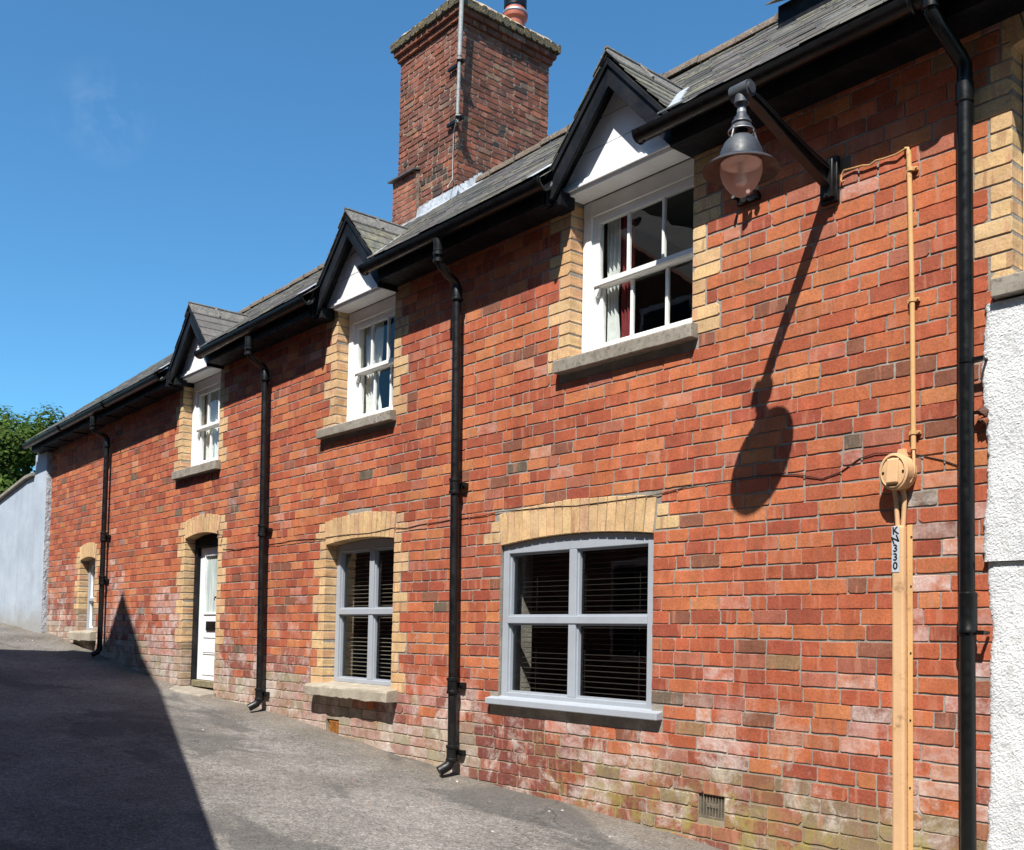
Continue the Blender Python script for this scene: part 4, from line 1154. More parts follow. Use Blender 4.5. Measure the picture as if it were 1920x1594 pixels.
s.quad((arx, YM, 4.67), (3, YM, 4.67), (3, YM, 4.85), (arx, YM, 4.85)); s.quad((-1.1, YM, 3.38), (3, YM, 3.38), (3, YM, 4.67), (-1.1, YM, 4.67))
s.quad((XR - .02, YM + .01, -1.5), (3, YM + .01, -1.5), (3, YM + .01, 3.38), (XR - .02, YM + .01, 3.38))
s.build('backing', M['mortar'], nb_)
def roughcast(z0, z1, y0, x_edge):
    s = MB(); cell = .0075; xs = [x_edge + i * cell for i in range(46)]; zs = []; z = z0
    while z < z1: zs.append(z); z += cell
    zs.append(z1); nxx = len(xs) + 1; vs = []
    for z in zs:
        e = .022 * fbm(z * 2.2, 7, 1) + .010 * fbm(z * 11, 3, 2)
        for i, x in enumerate(xs):
            t = i / 45; xx = x + e * (1 - t)
            p = y0 - (.0036 * max(0, noise.noise(Vector((xx * 80, z * 80, 1.3)))) + .0024 * noise.noise(Vector((xx * 150, z * 150, 4)))) - .004 * fbm(xx * 3, z * 3, 2)
            edge = 0.03 * math.exp(-i / 1.6)
            vs.append((xx, p + edge, z))
        vs.append((3.0, y0, z))
    # left lip going back to the brick
    s.add(vs, [(j * nxx + i, j * nxx + i + 1, (j + 1) * nxx + i + 1, (j + 1) * nxx + i) for j in range(len(zs) - 1) for i in range(nxx - 1)], False)
    lip = []
    for j in range(len(zs)):
        p = vs[j * nxx]; lip += [p, (p[0] + .003, .02, p[2])]
    s.add(lip, [(2 * j, 2 * j + 2, 2 * j + 3, 2 * j + 1) for j in range(len(zs) - 1)], False)
    s.quad((x_edge, y0 + .004, z0), (3, y0 + .004, z0), (3, .02, z0), (x_edge, .02, z0)); s.quad((x_edge + .01, y0 + .004, z1), (3, y0 + .004, z1), (3, .02, z1), (x_edge + .01, .02, z1))
    s.build('render', M['roughcast'], nb_)
roughcast(2.012, 3.30, -.032, -2.33); roughcast(-.2, 2.008, -.014, -2.318)
s = MB(); s.box(-2.272, -.98, -.07, .2, 3.315, 3.41); s.build('sill', M['stone'], nb_, bevel=.006)
s = MB(); s.box(arx + .004, arx + .085, .115, .25, 3.412, 4.64); s.box(arx + .085, -1.1, .117, .25, 4.5, 4.66); s.box(arx + .085, -1.1, .117, .25, 3.412, 3.48); s.box(-1.18, -1.1, .115, .25, 3.48, 4.5)
s.build('window_frame', M['white'], nb_, bevel=.003)
pane(arx + .085, -1.18, .16, 3.48, 4.5, nb_)
# broken brick and torn edge beside the downpipe
s = MB()
for k in range(5):
    s.col = (*jitcol((.24, .085, .045) if k % 2 else (.10, .05, .035), .2), 0)
    x, z = -2.335 + rnd.uniform(-.01, .045), 2.74 + rnd.uniform(-.035, .03); r_ = rnd.uniform(.016, .032)
    pts = [(x + r_ * rnd.uniform(.7, 1.4) * math.cos(a), -.02 + rnd.uniform(-.03, .0), z + r_ * rnd.uniform(.5, 1.0) * math.sin(a)) for a in [i * 1.047 for i in range(6)]]
    s.add(pts + [(x, -.062, z)], [(i, (i + 1) % 6, 6) for i in range(6)])
s.build('broken_brick', M['brick'], nb_)

# ------------------------------------------------------------------ grey rendered wall on the left
gw = empty('rendered_wall', (-19.5, -.05, ground(-19)), 'pale blue grey rendered yard wall with a sloping coping beyond the cottage', 'wall')
s = MB()
def slab(poly, y0, y1):
    s.prism(poly, y0, y1)
s.prism([(-18.54, 1.2), (-17.86, 1.2), (-17.90, 4.52), (-18.54, 4.52)], -.085, .25)
s.prism([(-24.5, 1.5), (-18.545, 1.2), (-18.545, 4.16), (-18.95, 4.15), (-21.0, 3.90), (-24.5, 3.82)], -.082, .25)
s.build('render', M['grey_render'], gw, bevel=.012)
s = MB(); nzz = 60; vs = []
for i in range(nzz + 1):
    z = 1.2 + (4.5 - 1.2) * i / nzz
    for y, dx in ((-.078, 0), (-.05, .02), (-.02, .03), (.02, .045)):
        vs.append((-17.862 + (z - 1.2) * -.012 + dx + .014 * fbm(y * 30, z * 12, 3), y, z))
s.add(vs, [(i * 4 + j, i * 4 + j + 1, (i + 1) * 4 + j + 1, (i + 1) * 4 + j) for i in range(nzz) for j in range(3)])
s.build('rough_edge', M['rough_stone'], gw)
s = MB()
for (xa, za), (xb, zb) in (((-18.56, 4.165), (-18.97, 4.155)), ((-18.975, 4.155), (-21.0, 3.905)), ((-21.005, 3.905), (-24.6, 3.825))):
    s.hexa([(xb, -.14, zb), (xa, -.14, za), (xa, .3, za), (xb, .3, zb)], [(xb, -.14, zb + .06), (xa, -.14, za + .06), (xa, .3, za + .085), (xb, .3, zb + .085)])
s.build('coping', M['stone'], gw, bevel=.008)

# ------------------------------------------------------------------ tree
def tree(c, rad, h, label):
    t = empty('tree', (c[0], c[1], ground(c[0])), label, 'tree')
    s = MB(); z0 = ground(c[0]) - .1
    s.tube([(c[0], c[1], z0), (c[0] + .1, c[1], z0 + 1.4), (c[0] - .05, c[1] + .1, z0 + 2.8), (c[0], c[1], z0 + 4.4)], [.24, .19, .15, .07], 10)
    for k in range(9):
        a = k * 2.4; zz = z0 + 1.3 + k * .3
        s.tube([(c[0], c[1], zz), (c[0] + .9 * math.cos(a), c[1] + .9 * math.sin(a), zz + .7), (c[0] + 1.9 * math.cos(a), c[1] + 1.9 * math.sin(a), zz + 1.2)], [.08, .05, .02], 6)
    s.build('trunk', M['bark'], t)
    s = MB(); cz = z0 + h * .58; cl = []
    for k in range(230):
        u = Vector((rnd.gauss(0, 1), rnd.gauss(0, 1), rnd.gauss(0, 1))).normalized(); f = rnd.uniform(.35, 1.0) ** .5
        w = 1 + .24 * fbm(u.x * 1.7, u.y * 1.7, u.z * 1.7 + 4)
        cl.append((Vector((c[0] + u.x * rad * f * w, c[1] + u.y * rad * f * w, cz + u.z * h * .45 * f * w)), rnd.uniform(.32, .62), u))
    for p, r_, u0 in cl:
        tone = rnd.uniform(.75, 1.25)
        for k in range(170):
            v = Vector((rnd.gauss(0, 1), rnd.gauss(0, 1), rnd.gauss(0, .8))).normalized()
            q = p + v * r_ * rnd.uniform(.55, 1.05)
            nrm_ = (v + u0 * .6 + Vector((rnd.uniform(-.7, .7), rnd.uniform(-.7, .7), rnd.uniform(.0, .9)))).normalized()
            a = nrm_.orthogonal().normalized(); b = nrm_.cross(a); an = rnd.random() * 6.28
            d1 = a * math.cos(an) + b * math.sin(an); d2 = nrm_.cross(d1); sz = rnd.uniform(.05, .095)
            s.col = (*jitcol((.044 * tone, .078 * tone, .011 * tone) if rnd.random() < .7 else (.068 * tone, .106 * tone, .016 * tone), .2), 0)
            s.add([q - d1 * sz, q - d2 * sz * .45 + nrm_ * .008, q + d1 * sz, q + d2 * sz * .45 + nrm_ * .008], [(0, 1, 2, 3)])
    s.build('crown', M['leaf'], t)
tree((-28.8, 2.4), 2.7, 5.0, 'dense green leafy tree behind the grey wall at the far left')

# ------------------------------------------------------------------ drainpipes
def drainpipe(x, xt, ztop, zbot, collars, label, shoe=True, r=.036, lean=0., neck_z=4.40):
    yc = -.078; e = drop(x)
    t = empty('drainpipe', (x, yc, zbot), label, 'drainpipe', 'black drainpipes down the front of the cottage')
    s = MB(); s.tube([(x, yc, neck_z), (x - lean, yc, zbot)], r, 20); s.build('pipe', M['black_iron'], t)
    if ztop:
        s = MB(); yo = -.295
        s.tube([(xt, yo, ztop + .10), (xt, yo, ztop)], [r * 1.25, r * 1.15], 18)
        s.tube([(xt, yo, ztop), (xt, yo, ztop - .07), (xt, yo + .03, ztop - .11), ((xt + x) / 2, (yo + yc) / 2, (ztop - .11 + neck_z + .07) / 2), (x, yc - .03, neck_z + .09), (x, yc, neck_z + .05), (x, yc, neck_z - .02)], r * .95, 18)
        for zz, k in ((ztop - .02, 1.28), (ztop - .075, 1.22)): s.lathe((xt, yo, zz), [(r, -.016), (r * k, -.014), (r * k, .012), (r, .016)], 20)
        s.build('swan_neck', M['black_iron'], t)
        s = MB(); s.lathe((x, yc, neck_z), [(r, .05), (r * 1.18, .035), (r * 1.2, -.045), (r * 1.42, -.05), (r * 1.42, -.066), (r, -.07)], 22); s.build('collar', M['black_iron'], t)
    for zc in collars:
        s = MB(); xx = x - lean * (neck_z - zc) / (neck_z - zbot)
        s.lathe((xx, yc, zc), [(r, .075), (r * 1.38, .07), (r * 1.40, .05), (r * 1.22, .045), (r * 1.22, -.03), (r * 1.36, -.035), (r * 1.36, -.055), (r, -.06)], 22)
        s.box(xx - .085, xx + .085, -.040, -.004, zc - .008, zc + .034)
        for sd in (-1, 1): s.tube([(xx + sd * .068, -.052, zc + .013), (xx + sd * .068, -.005, zc + .013)], .010, 8)
        s.build('collar', M['black_iron'], t)
    if shoe:
        s = MB(); xx = x - lean
        s.tube([(xx, yc, zbot + .02), (xx, yc, zbot - .03), (xx - .01, yc - .03, zbot - .075), (xx - .035, yc - .10, zbot - .115)], [r * 1.12, r * 1.12, r * 1.1, r * 1.1], 18, cap=False)
        s.tube([(xx - .035, yc - .10, zbot - .115), (xx - .025, yc - .07, zbot - .097)], [r * .95, r * .9], 18)
        s.build('shoe', M['black_iron'], t)
drainpipe(-15.0, -14.96, 4.52, 1.32, [2.90, 2.27], 'thin black drainpipe at the dark far end beside the small window', True, lean=-.02, neck_z=4.28)
drainpipe(-10.06, -10.02, 4.62, .90, [2.66, .92], 'black drainpipe just right of the white door', True, lean=-.10, neck_z=4.36)
drainpipe(-6.645, -6.62, 4.70, .62, [2.80, 1.18, .64], 'black drainpipe between the two grey ground floor windows', True, lean=-.07, neck_z=4.42)
# thick plastic pipe at the right
t = empty('drainpipe', (-2.39, -.078, .1), 'thick glossy black drainpipe beside the white roughcast at the right edge', 'drainpipe', 'black drainpipes down the front of the cottage')
s = MB(); s.tube([(-2.395, -.078, 4.50), (-2.378, -.078, -.1)], .037, 24); s.build('pipe', M['black'], t)
s = MB(); s.tube([(-2.46, -.30, 4.82), (-2.46, -.295, 4.76), (-2.44, -.25, 4.70), (-2.405, -.11, 4.58), (-2.395, -.08, 4.54), (-2.395, -.078, 4.47)], .038, 20); s.lathe((-2.46, -.30, 4.80), [(.038, -.03), (.046, -.028), (.046, .03)], 20); s.build('swan_neck', M['black'], t)
s = MB(); s.lathe((-2.395, -.078, 4.40), [(.037, .05), (.0445, .045), (.0445, -.05), (.037, -.054)], 24); s.build('collar', M['black'], t)
s = MB(); s.lathe((-2.382, -.078, 1.765), [(.037, .095), (.044, .09), (.046, .075), (.044, .07), (.044, -.085), (.047, -.09), (.047, -.105), (.037, -.11)], 24); s.build('collar', M['black'], t)
for zc in (3.02, 1.66, .55):
    s = MB(); s.lathe((-2.388, -.078, zc), [(.037, .014), (.0405, .013), (.0405, -.013), (.037, -.014)], 24); s.box(-2.352, -2.30, -.085, -.07, zc - .011, zc + .011); s.tube([(-2.31, -.078, zc), (-2.31, -.015, zc)], .009, 8); s.build('pipe_clip', M['black'], t)

# ------------------------------------------------------------------ wall lamp
LX, LY = -3.205, -.84
lamp = empty('wall_lamp', (LX, 0, 4.25), 'black swan-arm street lamp with a frosted acorn globe bracketed to the wall', 'street lamp')
s = MB()
s.box(LX - .055, LX + .055, -.035, -.003, 4.10, 4.36); s.box(LX - .04, LX + .04, -.06, -.036, 4.12, 4.34)
for zz in (4.13, 4.33): s.tube([(LX, -.05, zz), (LX, -.078, zz)], .014, 6)
s.build('wall_plate', M['black_iron'], lamp, bevel=.004)
s = MB()
path = [(-.05, 4.235, .105), (-.14, 4.255, .085), (-.30, 4.300, .070), (-.50, 4.360, .056), (-.66, 4.412, .046), (-.74, 4.436, .042), (-.80, 4.447, .04)]
vs = []; fs = []
def sect(y, z, hh):
    a = hh / 2; f = .009; w1, w2 = .026, .008
    return [(-w1, -a), (w1, -a), (w1, -a + f), (w2, -a + f), (w2, a - f), (w1, a - f), (w1, a), (-w1, a), (-w1, a - f), (-w2, a - f), (-w2, -a + f), (-w1, -a + f)]
for y, z, hh in path:
    for dx, dz in sect(y, z, hh): vs.append((LX + dx, y, z + dz))
k = 12
for i in range(len(path) - 1):
    for j in range(k): fs.append((i * k + j, i * k + (j + 1) % k, (i + 1) * k + (j + 1) % k, (i + 1) * k + j))
fs += [tuple(range(k)), tuple((len(path) - 1) * k + j for j in range(k))]
s.add(vs, fs); s.tube([(LX + .02, -.06, 4.30), (LX + .022, -.25, 4.335), (LX + .02, -.5, 4.40), (LX + .02, -.72, 4.462), (LX + .015, -.80, 4.47)], .007, 8)
s.build('arm', M['black_iron'], lamp)
s = MB(); s.tube([(LX - .055, LY, 4.452), (LX + .055, LY, 4.452)], .043, 24); s.tube([(LX + .055, LY, 4.452), (LX + .066, LY, 4.452)], .030, 20); s.tube([(LX, LY, 4.43), (LX, LY, 4.385)], [.036, .040], 20); s.tube([(LX, LY, 4.386), (LX, LY, 4.365)], [.030, .024], 16)
s.build('knuckle', M['lamp_grey'], lamp)
s = MB(); s.lathe((LX, LY, 4.352), [(.001, .02), (.020, .02), (.020, .003), (.024, .002), (.024, -.016), (.018, -.02), (.014, -.03)], 16); s.build('nut', M['steel'], lamp)
ZB = 4.062
s = MB(); s.lathe((LX, LY, ZB), [(.016, .282), (.025, .272), (.033, .252), (.039, .25), (.041, .236), (.050, .228), (.052, .217), (.045, .212), (.058, .194), (.060, .186), (.035, .182)], 32)
for kk in range(3):
    a = kk * 2.094 + .5; s.tube([(LX + .058 * math.cos(a), LY + .058 * math.sin(a), ZB + .187), (LX + .078 * math.cos(a), LY + .078 * math.sin(a), ZB + .12)], .006, 6)
s.build('finial', M['lamp_grey'], lamp)
s = MB(); s.lathe((LX, LY, ZB), [(.066, .178), (.069, .178), (.069, .173), (.066, .173), (.066, .178)], 32); s.build('vent_ring', M['steel'], lamp)
s = MB(); s.lathe((LX, LY, ZB), [(.0, .160), (.03, .156), (.060, .142), (.088, .112), (.107, .070), (.115, .035), (.116, .012)], 40); s.build('dome', M['lamp_grey'], lamp)
s = MB(); s.lathe((LX, LY, ZB), [(.114, .016), (.140, .010), (.172, -.006), (.193, -.026), (.195, -.031)], 48); s.build('shade', M['lamp_grey'], lamp)
s = MB(); s.lathe((LX, LY, ZB), [(.108, .008), (.140, .004), (.170, -.011), (.192, -.031), (.1955, -.0315)], 48); s.lathe((LX, LY, ZB), [(.195, -.027), (.198, -.030), (.196, -.035), (.193, -.032)], 48); s.build('shade_lining', M['lamp_brown'], lamp)
s = MB(); s.lathe((LX, LY, ZB), [(.108, .012), (.1085, -.004), (.109, -.02), (.106, -.05), (.096, -.083), (.080, -.112), (.058, -.138), (.034, -.158), (.012, -.170), (.0, -.173)], 48); s.build('globe', M['globe'], lamp)
s = MB(); s.lathe((LX, LY, ZB), [(.0, .0), (.018, .0), (.018, -.045), (.026, -.06), (.030, -.085), (.024, -.105), (.0, -.115)], 20); s.build('bulb', M['white'], lamp)
s = MB(); s.lathe((LX, LY, ZB), [(.0, .006), (.1, .006), (.104, .004)], 32); s.build('reflector', M['white'], lamp)

cb = empty('cable_bracket', (-3.765, -.03, 4.3), 'small black iron bracket with shiny bolts on the wall below the lamp globe', 'bracket')
s = MB(); s.box(-3.85, -3.69, -.03, -.003, 4.285, 4.318); s.tube([(-3.84, -.03, 4.325), (-3.84, -.075, 4.322)], .013, 8); s.tube([(-3.79, -.03, 4.295), (-3.76, -.085, 4.285)], .02, 10); s.tube([(-3.70, -.02, 4.315), (-3.69, -.06, 4.325), (-3.675, -.07, 4.33)], .016, 10)
s.build('plate', M['black_iron'], cb)
s = MB(); s.tube([(-3.735, -.06, 4.318), (-3.725, -.085, 4.32)], .013, 8); s.build('bolt', M['steel'], cb)
s = MB(); s.tube([(-3.84, -.075, 4.322), (-3.84, -.085, 4.321)], .009, 8); s.build('bolt', M['steel'], cb)

# ------------------------------------------------------------------ ochre electrical gear
cd = empty('cable_conduit', (-2.71, -.02, 2.62), 'thin ochre conduit rising from the round box to near the eaves', 'conduit')
s = MB(); s.tube([(-2.697, -.022, 2.62), (-2.705, -.022, 3.4), (-2.725, -.022, 4.20), (-2.728, -.022, 4.235)], .0135, 14); s.build('tube', M['ochre'], cd)
s = MB(); s.tube([(-2.728, -.022, 4.232), (-2.732, -.02, 4.252), (-2.75, -.016, 4.258)], .0085, 8); s.build('tube_end', M['ochre'], cd)
for x, z in ((-2.716, 4.13), (-2.706, 3.42), (-2.698, 2.71)):
    s = MB(); s.lathe((x, -.022, z), [(.0135, .012), (.018, .011), (.018, -.011), (.0135, -.012)], 14); s.box(x - .028, x + .036, -.016, -.003, z - .009, z + .009); s.tube([(x + .028, -.03, z), (x + .028, -.003, z)], .007, 6); s.build('saddle_clip', M['ochre'], cd)
fd = MB(); P0 = [(-2.75, 4.258), (-2.80, 4.243), (-2.867, 4.247), (-2.92, 4.25), (-2.96, 4.240), (-3.0, 4.25), (-3.06, 4.258), (-3.115, 4.262), (-3.132, 4.245), (-3.135, 4.214), (-3.126, 4.196), (-3.118, 4.205)]
fd.tube([(x, -.013 - .006 * (i % 2), z) for i, (x, z) in enumerate(P0)], .0055, 8)
tag(fd.build('lamp_cable', M['orange_wire'], None, loc=(-2.95, -.013, 4.24)), 'ochre cable looping from the conduit top to the lamp plate', 'cable')

jb = empty('junction_box', (-2.765, -.05, 2.50), 'round ochre cast iron junction box on the brick wall below the conduit', 'junction box')
s = MB(); cxb, czb = -2.768, 2.502; n = 36
def oval(kx, kz, y): return [(cxb + kx * math.cos(2 * math.pi * i / n), y, czb + kz * math.sin(2 * math.pi * i / n)) for i in range(n)]
rings = [oval(.082, .092, -.003), oval(.084, .094, -.05), oval(.078, .092, -.088), oval(.082, .098, -.089), oval(.082, .098, -.098), oval(.076, .092, -.101)]
vs = [p for r_ in rings for p in r_]
s.add(vs, [(i * n + j, i * n + (j + 1) % n, (i + 1) * n + (j + 1) % n, (i + 1) * n + j) for i in range(len(rings) - 1) for j in range(n)] + [tuple((len(rings) - 1) * n + j for j in range(n))], True)
s.prism([(cxb - .03, czb + .085), (cxb + .035, czb + .085), (cxb + .022, czb + .128), (cxb - .01, czb + .128)], -.03, -.004)
s.build('body', M['ochre_pale'], jb)
s = MB(); s.tube([(p[0], p[1], p[2]) for p in oval(.068, .084, -.104)] + [oval(.068, .084, -.104)[0]], .004, 6); s.build('rim', M['ochre_pale'], jb)
s = MB(); s.hexa([(cxb - .034, -.102, czb - .068), (cxb + .036, -.102, czb - .068), (cxb + .036, -.102, czb + .07), (cxb - .034, -.102, czb + .07)], [(cxb - .030, -.122, czb - .060), (cxb + .032, -.122, czb - .060), (cxb + .030, -.112, czb + .062), (cxb - .028, -.112, czb + .062)]); s.build('boss', M['ochre_pale'], jb, bevel=.004)
for dx in (-.056, .057):
    s = MB(); s.tube([(cxb + dx, -.099, czb - .004), (cxb + dx, -.1045, czb - .004)], .007, 8); s.build('screw', M['ink'], jb)
s = MB(); s.tube([(-2.697, -.022, 2.63), (-2.692, -.026, 2.56), (-2.69, -.03, 2.50), (-2.70, -.045, 2.45), (-2.72, -.05, 2.43)], .008, 10); s.build('side_cable', M['ochre_pale'], jb)
cc = empty('cable_cover', (-2.765, -.03, ground(-2.77)), 'tall ochre metal cable cover with a lettered grey plate, running down to the ground', 'cable cover')
s = MB()
s.hexa([(-2.800, -.046, .05), (-2.728, -.046, .05), (-2.728, -.003, .05), (-2.800, -.003, .05)], [(-2.808, -.046, 2.222), (-2.740, -.046, 2.222), (-2.740, -.003, 2.222), (-2.808, -.003, 2.222)])
s.build('channel', M['ochre_pale'], cc, bevel=.012)
s = MB(); s.hexa([(-2.7275, -.010, .05), (-2.702, -.010, .05), (-2.702, -.003, .05), (-2.7275, -.003, .05)], [(-2.7395, -.010, 2.225), (-2.710, -.010, 2.225), (-2.710, -.003, 2.225), (-2.7395, -.003, 2.225)]); s.build('flange', M['ochre'], cc, bevel=.002)
for z in (2.16, 1.9, 1.55, 1.2, .85, .5):
    s = MB(); s.tube([(-2.718 + (1.1 - z) * -.004, -.009, z), (-2.718 + (1.1 - z) * -.004, -.0135, z)], .005, 8); s.build('screw', M['ink'], cc)
for xa, xb_ in ((-2.79, -2.782), (-2.742, -2.752)):
    s = MB(); s.tube([(xa - .01, -.035, 2.43), (xa, -.03, 2.36), (xb_, -.026, 2.215)], .0125, 12); s.build('inlet_tube', M['ochre_pale'], cc)
s = MB(); s.hexa([(-2.8035, -.0485, 1.975), (-2.7605, -.0485, 1.975), (-2.7605, -.0455, 1.975), (-2.8035, -.0455, 1.975)], [(-2.8045, -.0485, 2.217), (-2.7625, -.0485, 2.217), (-2.7625, -.0455, 2.217), (-2.8045, -.0455, 2.217)])
pl = s.build('plate', M['plate'], cc)
for i, chx in enumerate('KN330'):
    cu = bpy.data.curves.new('letter', 'FONT'); cu.body = chx; cu.size = .054; cu.align_x = 'CENTER'; cu.align_y = 'CENTER'; cu.extrude = .0006; cu.offset = .0012
    tmp = bpy.data.objects.new('tmp', cu); COL.objects.link(tmp)
    bpy.context.view_layer.update()
    me = bpy.data.meshes.new_from_object(tmp.evaluated_get(bpy.context.evaluated_depsgraph_get()))
    bpy.data.objects.remove(tmp); me.materials.clear(); me.materials.append(M['ink'])
    lo_ = bpy.data.objects.new('lettering', me); COL.objects.link(lo_); lo_.parent = pl
    rot = {0: -4, 1: -22, 2: 0, 3: 0, 4: 0}[i]
    lo_.rotation_euler = (R(90), R(-rot) * -1, 0); lo_.location = Vector((-2.7833, -.0495, 2.193 - i * .0465)) - WLOC[pl.name]

# ------------------------------------------------------------------ loose wire along the wall
W_ = [(-2.39,2.47),(-2.454,2.508),(-2.552,2.550),(-2.742,2.612),(-2.926,2.630),(-3.022,2.612),(-3.137,2.551),(-3.256,2.524),(-3.432,2.574),(-3.694,2.586),(-4.014,2.580),(-4.272,2.572),(-4.523,2.550),(-4.739,2.545),(-5.259,2.541),(-5.721,2.560),(-6.130,2.565),(-6.330,2.551),(-6.791,2.551),(-7.414,2.526),(-7.625,2.540),(-8.021,2.518),(-8.496,2.533),(-8.901,2.521),(-9.334,2.536),(-10.037,2.520),(-10.817,2.514),(-11.25,2.54)]
pts = []
for (a, b), (c, d) in zip(W_, W_[1:]):
    k = max(1, int(abs(c - a) / .09))
    for j in range(k): t = j / k; x = a + (c - a) * t; pts.append((x, -.0045 - .004 * max(0, fbm(x * 3, 1, 1)), b + (d - b) * t + .009 * fbm(x * 3, 2, 3)))
s = MB(); s.tube(pts, .003, 6)
tag(s.build('wire', M['wire'], None, loc=(-6, -.01, 2.53)), 'thin black loose wire sagging across the brick front above the lower windows', 'wire')

# small bent hook by the door
s = MB(); s.tube([(-11.17, -.003, 2.70), (-11.17, -.05, 2.70), (-11.16, -.07, 2.73), (-11.14, -.07, 2.75)], .008, 8); s.tube([(-11.17, -.05, 2.70), (-11.18, -.055, 2.66)], .007, 8)
tag(s.build('wall_hook', M['steel'], None, loc=(-11.17, -.003, 2.70)), 'small bent metal hook in the brickwork at the top right of the door', 'hook')

# ------------------------------------------------------------------ aerial mast on the chimney
am = empty('aerial_mast', (-9.50, 2.0, 7.6), 'grey metal aerial pole clamped to the corner of the brick chimney', 'aerial mast')
s = MB(); s.tube([(-9.515, 2.02, 7.68), (-9.50, 2.02, 8.46), (-9.50, 2.02, 8.49)], [.021, .021, .025], 14); s.tube([(-9.50, 2.02, 8.48), (-9.47, 2.02, 9.6)], .0275, 14); s.build('pole', M['pole'], am)
for z in (8.43, 7.74):
    s = MB(); s.box(-9.78, -9.47, 2.055, 2.085, z - .015, z + .02); s.tube([(-9.52, 2.0, z), (-9.48, 2.04, z)], .034, 10); s.hexa([(-9.60, 2.05, z - .02), (-9.50, 1.985, z - .02), (-9.49, 2.0, z - .02), (-9.59, 2.07, z - .02)], [(-9.60, 2.05, z + .012), (-9.50, 1.985, z + .012), (-9.49, 2.0, z + .012), (-9.59, 2.07, z + .012)])
    s.build('clamp', M['black_iron'], am)
s = MB(); s.tube([(-9.50, 1.995, 7.7), (-9.66, 2.075, 7.62), (-9.665, 2.078, 7.3), (-9.66, 2.075, 7.05), (-9.63, 1.98, 6.92), (-9.5, 1.9, 6.84)], .006, 6); s.build('lead_cable', M['pole'], am)

# ------------------------------------------------------------------ across the lane (outside the frame): the gabled house whose shadow falls on the lane
oh = empty('gabled_house', (-8, -7, ground(-8)), 'tall shaded gabled house across the lane whose pointed shadow falls on the cottage', 'house')
poly = [(-13.5, .2), (-4.0, -.2), (-4.0, 2.80), (-4.37, 3.12), (-9.90, 7.38), (-11.16, 8.24), (-11.95, 9.09), (-12.41, 8.47), (-13.5, 7.95)]
s = MB(); s.prism(poly, -4.3, -4.55); s.prism(poly, -9.3, -9.55)
s.box(-13.5, -13.25, -9.3, -4.55, .2, 7.9); s.box(-4.25, -4.0, -9.3, -4.55, -.2, 2.78)
s.build('wall', M['house_brick'], oh)
s = MB(); s.col = (.1, .095, .09, 0); rp = poly[2:]
for a, b in zip(rp, rp[1:]):
    v = [(a[0], -9.55, a[1]), (b[0], -9.55, b[1]), (b[0], -4.31, b[1]), (a[0], -4.31, a[1])]; s.hexa([(p[0], p[1], p[2] - .06) for p in v], [(p[0], p[1], p[2] - .005) for p in v])
s.build('roof', M['slate'], oh)
for x, z in ((-6.2, 1.2), (-9.2, 1.3), (-11.8, 1.5), (-9.0, 4.6), (-11.6, 4.7)):
    s = MB(); s.box(x, x + .9, -4.295, -4.27, z, z + 1.3); fr_ = s.build('window', M['white'], oh, bevel=.004)
    s = MB()
    for i in (0, 1):
        for j in (0, 1): s.box(x + .06 + i * .40, x + .44 + i * .40, -4.268, -4.262, z + .06 + j * .6, z + .62 + j * .6)
    s.build('pane', M['ink'], fr_)
ob2 = empty('outbuilding_sky_blocker', (-20, -6, ground(-20)), 'unseen low brick outbuilding added opposite to darken window reflections', 'outbuilding')  # added out of view so the middle lower panes mirror something dark
s = MB(); s.box(-32, -13.6, -8.0, -4.5, .8, 5.0); s.build('wall', M['house_brick'], ob2)
s = MB(); s.col = (.1, .095, .09, 0); s.xprism([(-8.2, 4.98), (-4.35, 5.002), (-6.3, 6.2)], -32.2, -13.55); s.build('roof', M['slate'], ob2)

bt_ = empty('terrace_sky_blocker', (6, -11, ground(6)), 'unseen brick terrace added behind the viewer to block sky light', 'terrace')  # added out of view: cuts sky fill and sky reflections in the upper panes
s = MB(); s.box(-22, 30, -15.5, -11.5, -3, 11.8); s.build('wall', M['dark_brick'], bt_)
s = MB(); s.col = (.1, .095, .09, 0); s.xprism([(-15.8, 11.78), (-11.45, 11.805), (-13.5, 13.4)], -22.1, 30.1); s.build('roof', M['slate'], bt_)
for x in (-2, 1.5, 5, 8.5):
  for z in (1.0, 4.2, 7.4):
    s = MB(); s.box(x, x + 1, -11.49, -11.42, z, z + 1.4); fr_ = s.build('window', M['white'], bt_, bevel=.004)
    s = MB(); s.box(x + .07, x + .93, -11.415, -11.41, z + .07, z + 1.33); s.build('pane', M['ink'], fr_)

# ------------------------------------------------------------------ light, sky, camera
T = Vector((-.56, 1, -1.62)).normalized()
sun = bpy.data.lights.new('sun', 'SUN'); sun.energy = 4.8; sun.angle = R(.53); sun.color = (1, .955, .89)
so = bpy.data.objects.new('sun', sun); COL.objects.link(so); so.rotation_euler = T.to_track_quat('-Z', 'Y').to_euler(); so.location = (6, -10, 18)
wd = bpy.data.worlds.new('World'); scene.world = wd; wd.use_nodes = True; nt = wd.node_tree
bg = nt.nodes['Background']; sky = nt.nodes.new('ShaderNodeTexSky'); sky.sky_type = 'NISHITA'; sky.sun_disc = False
sky.sun_elevation = math.asin(-T.z); sky.sun_rotation = math.atan2(-T.x, -T.y); sky.altitude = 200; sky.air_density = 1.0; sky.dust_density = .4; sky.ozone_density = 2.0
tint = nt.nodes.new('ShaderNodeMix'); tint.data_type = 'RGBA'; tint.blend_type = 'MULTIPLY'; tint.inputs[0].default_value = 1; tint.inputs[7].default_value = (.52, 1.0, 1.20, 1)
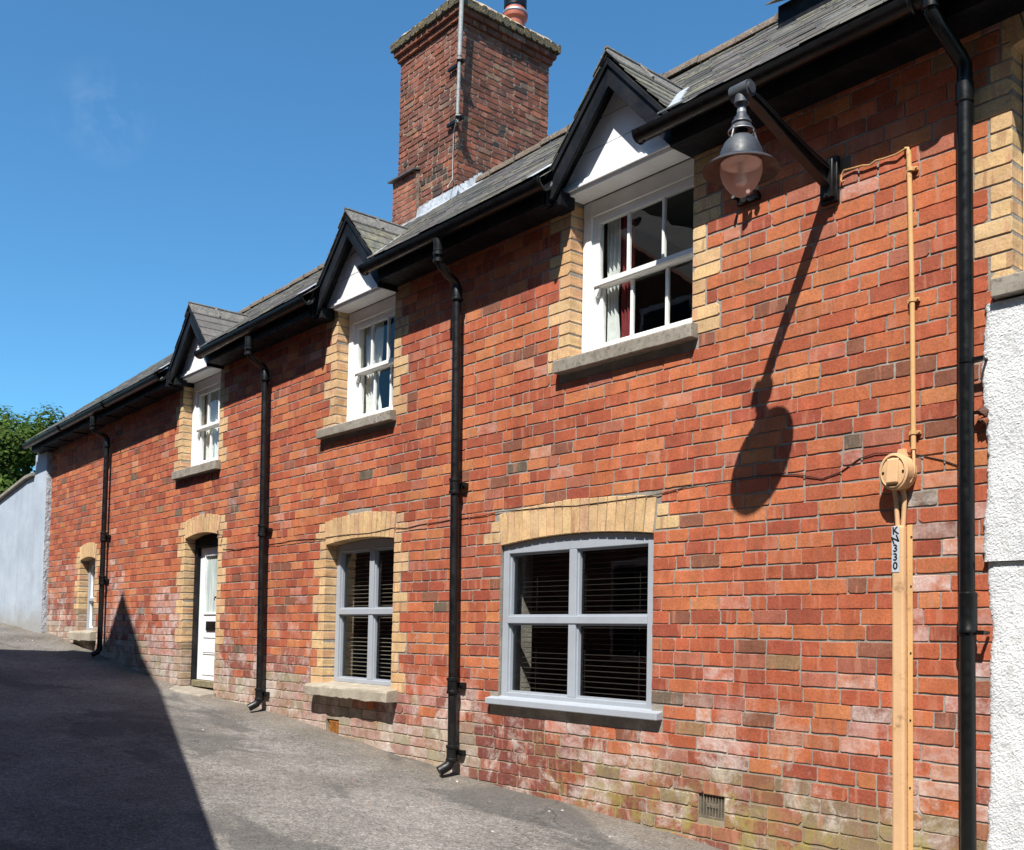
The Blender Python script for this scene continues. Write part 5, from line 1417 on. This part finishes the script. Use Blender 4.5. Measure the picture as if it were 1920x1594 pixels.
nt.links.new(sky.outputs[0], tint.inputs[6]); tc = nt.nodes.new('ShaderNodeTexCoord'); dp = nt.nodes.new('ShaderNodeVectorMath'); dp.operation = 'DISTANCE'; nt.links.new(tc.outputs['Generated'], dp.inputs[0]); dp.inputs[1].default_value = (-.862, .2715, .428)
mr_ = nt.nodes.new('ShaderNodeMapRange'); nt.links.new(dp.outputs['Value'], mr_.inputs[0]); mr_.inputs[1].default_value = .045; mr_.inputs[2].default_value = .008
nn_ = nt.nodes.new('ShaderNodeTexNoise'); nn_.inputs['Scale'].default_value = 26; nn_.inputs['Detail'].default_value = 6; nn_.inputs['Roughness'].default_value = .62; nn_.inputs['Distortion'].default_value = .2; nt.links.new(tc.outputs['Generated'], nn_.inputs['Vector'])
cf = mth(nt, 'MULTIPLY', mth(nt, 'MULTIPLY', mr_.outputs[0], ramp(nt, nn_.outputs['Fac'], [(.42, g4(0)), (.75, g4(1))])), .10)
skc = mix(nt, cf, tint.outputs[2], (8., 8.6, 9.4, 1))
nt.links.new(skc, bg.inputs[0]); bg.inputs[1].default_value = .082

F_, YAW, PIT, ROL, CY = 1911., .86675, .0467, .0199, 1102.5
f = Vector((-math.sin(YAW) * math.cos(PIT), math.cos(YAW) * math.cos(PIT), math.sin(PIT)))
rt = Vector((math.cos(YAW), math.sin(YAW), 0)); up = rt.cross(f)
RT = rt * math.cos(ROL) + up * math.sin(ROL); UP = -rt * math.sin(ROL) + up * math.cos(ROL)
cam = bpy.data.cameras.new('camera'); co = bpy.data.objects.new('camera', cam); COL.objects.link(co)
mtx = Matrix((RT, UP, -f)).transposed().to_4x4(); mtx.translation = Vector((0, -5.0634, 1.6)); co.matrix_world = mtx
cam.sensor_fit = 'HORIZONTAL'; cam.sensor_width = 36; cam.lens = F_ / 1920 * 36; cam.shift_y = (CY - 797) / 1920; cam.clip_start = .05; cam.clip_end = 1000
scene.camera = co
scene.view_settings.view_transform = 'Standard'; scene.view_settings.look = 'None'; scene.view_settings.gamma = 1; scene.view_settings.exposure = .9
scene.cycles.max_bounces = 8; scene.cycles.transparent_max_bounces = 16
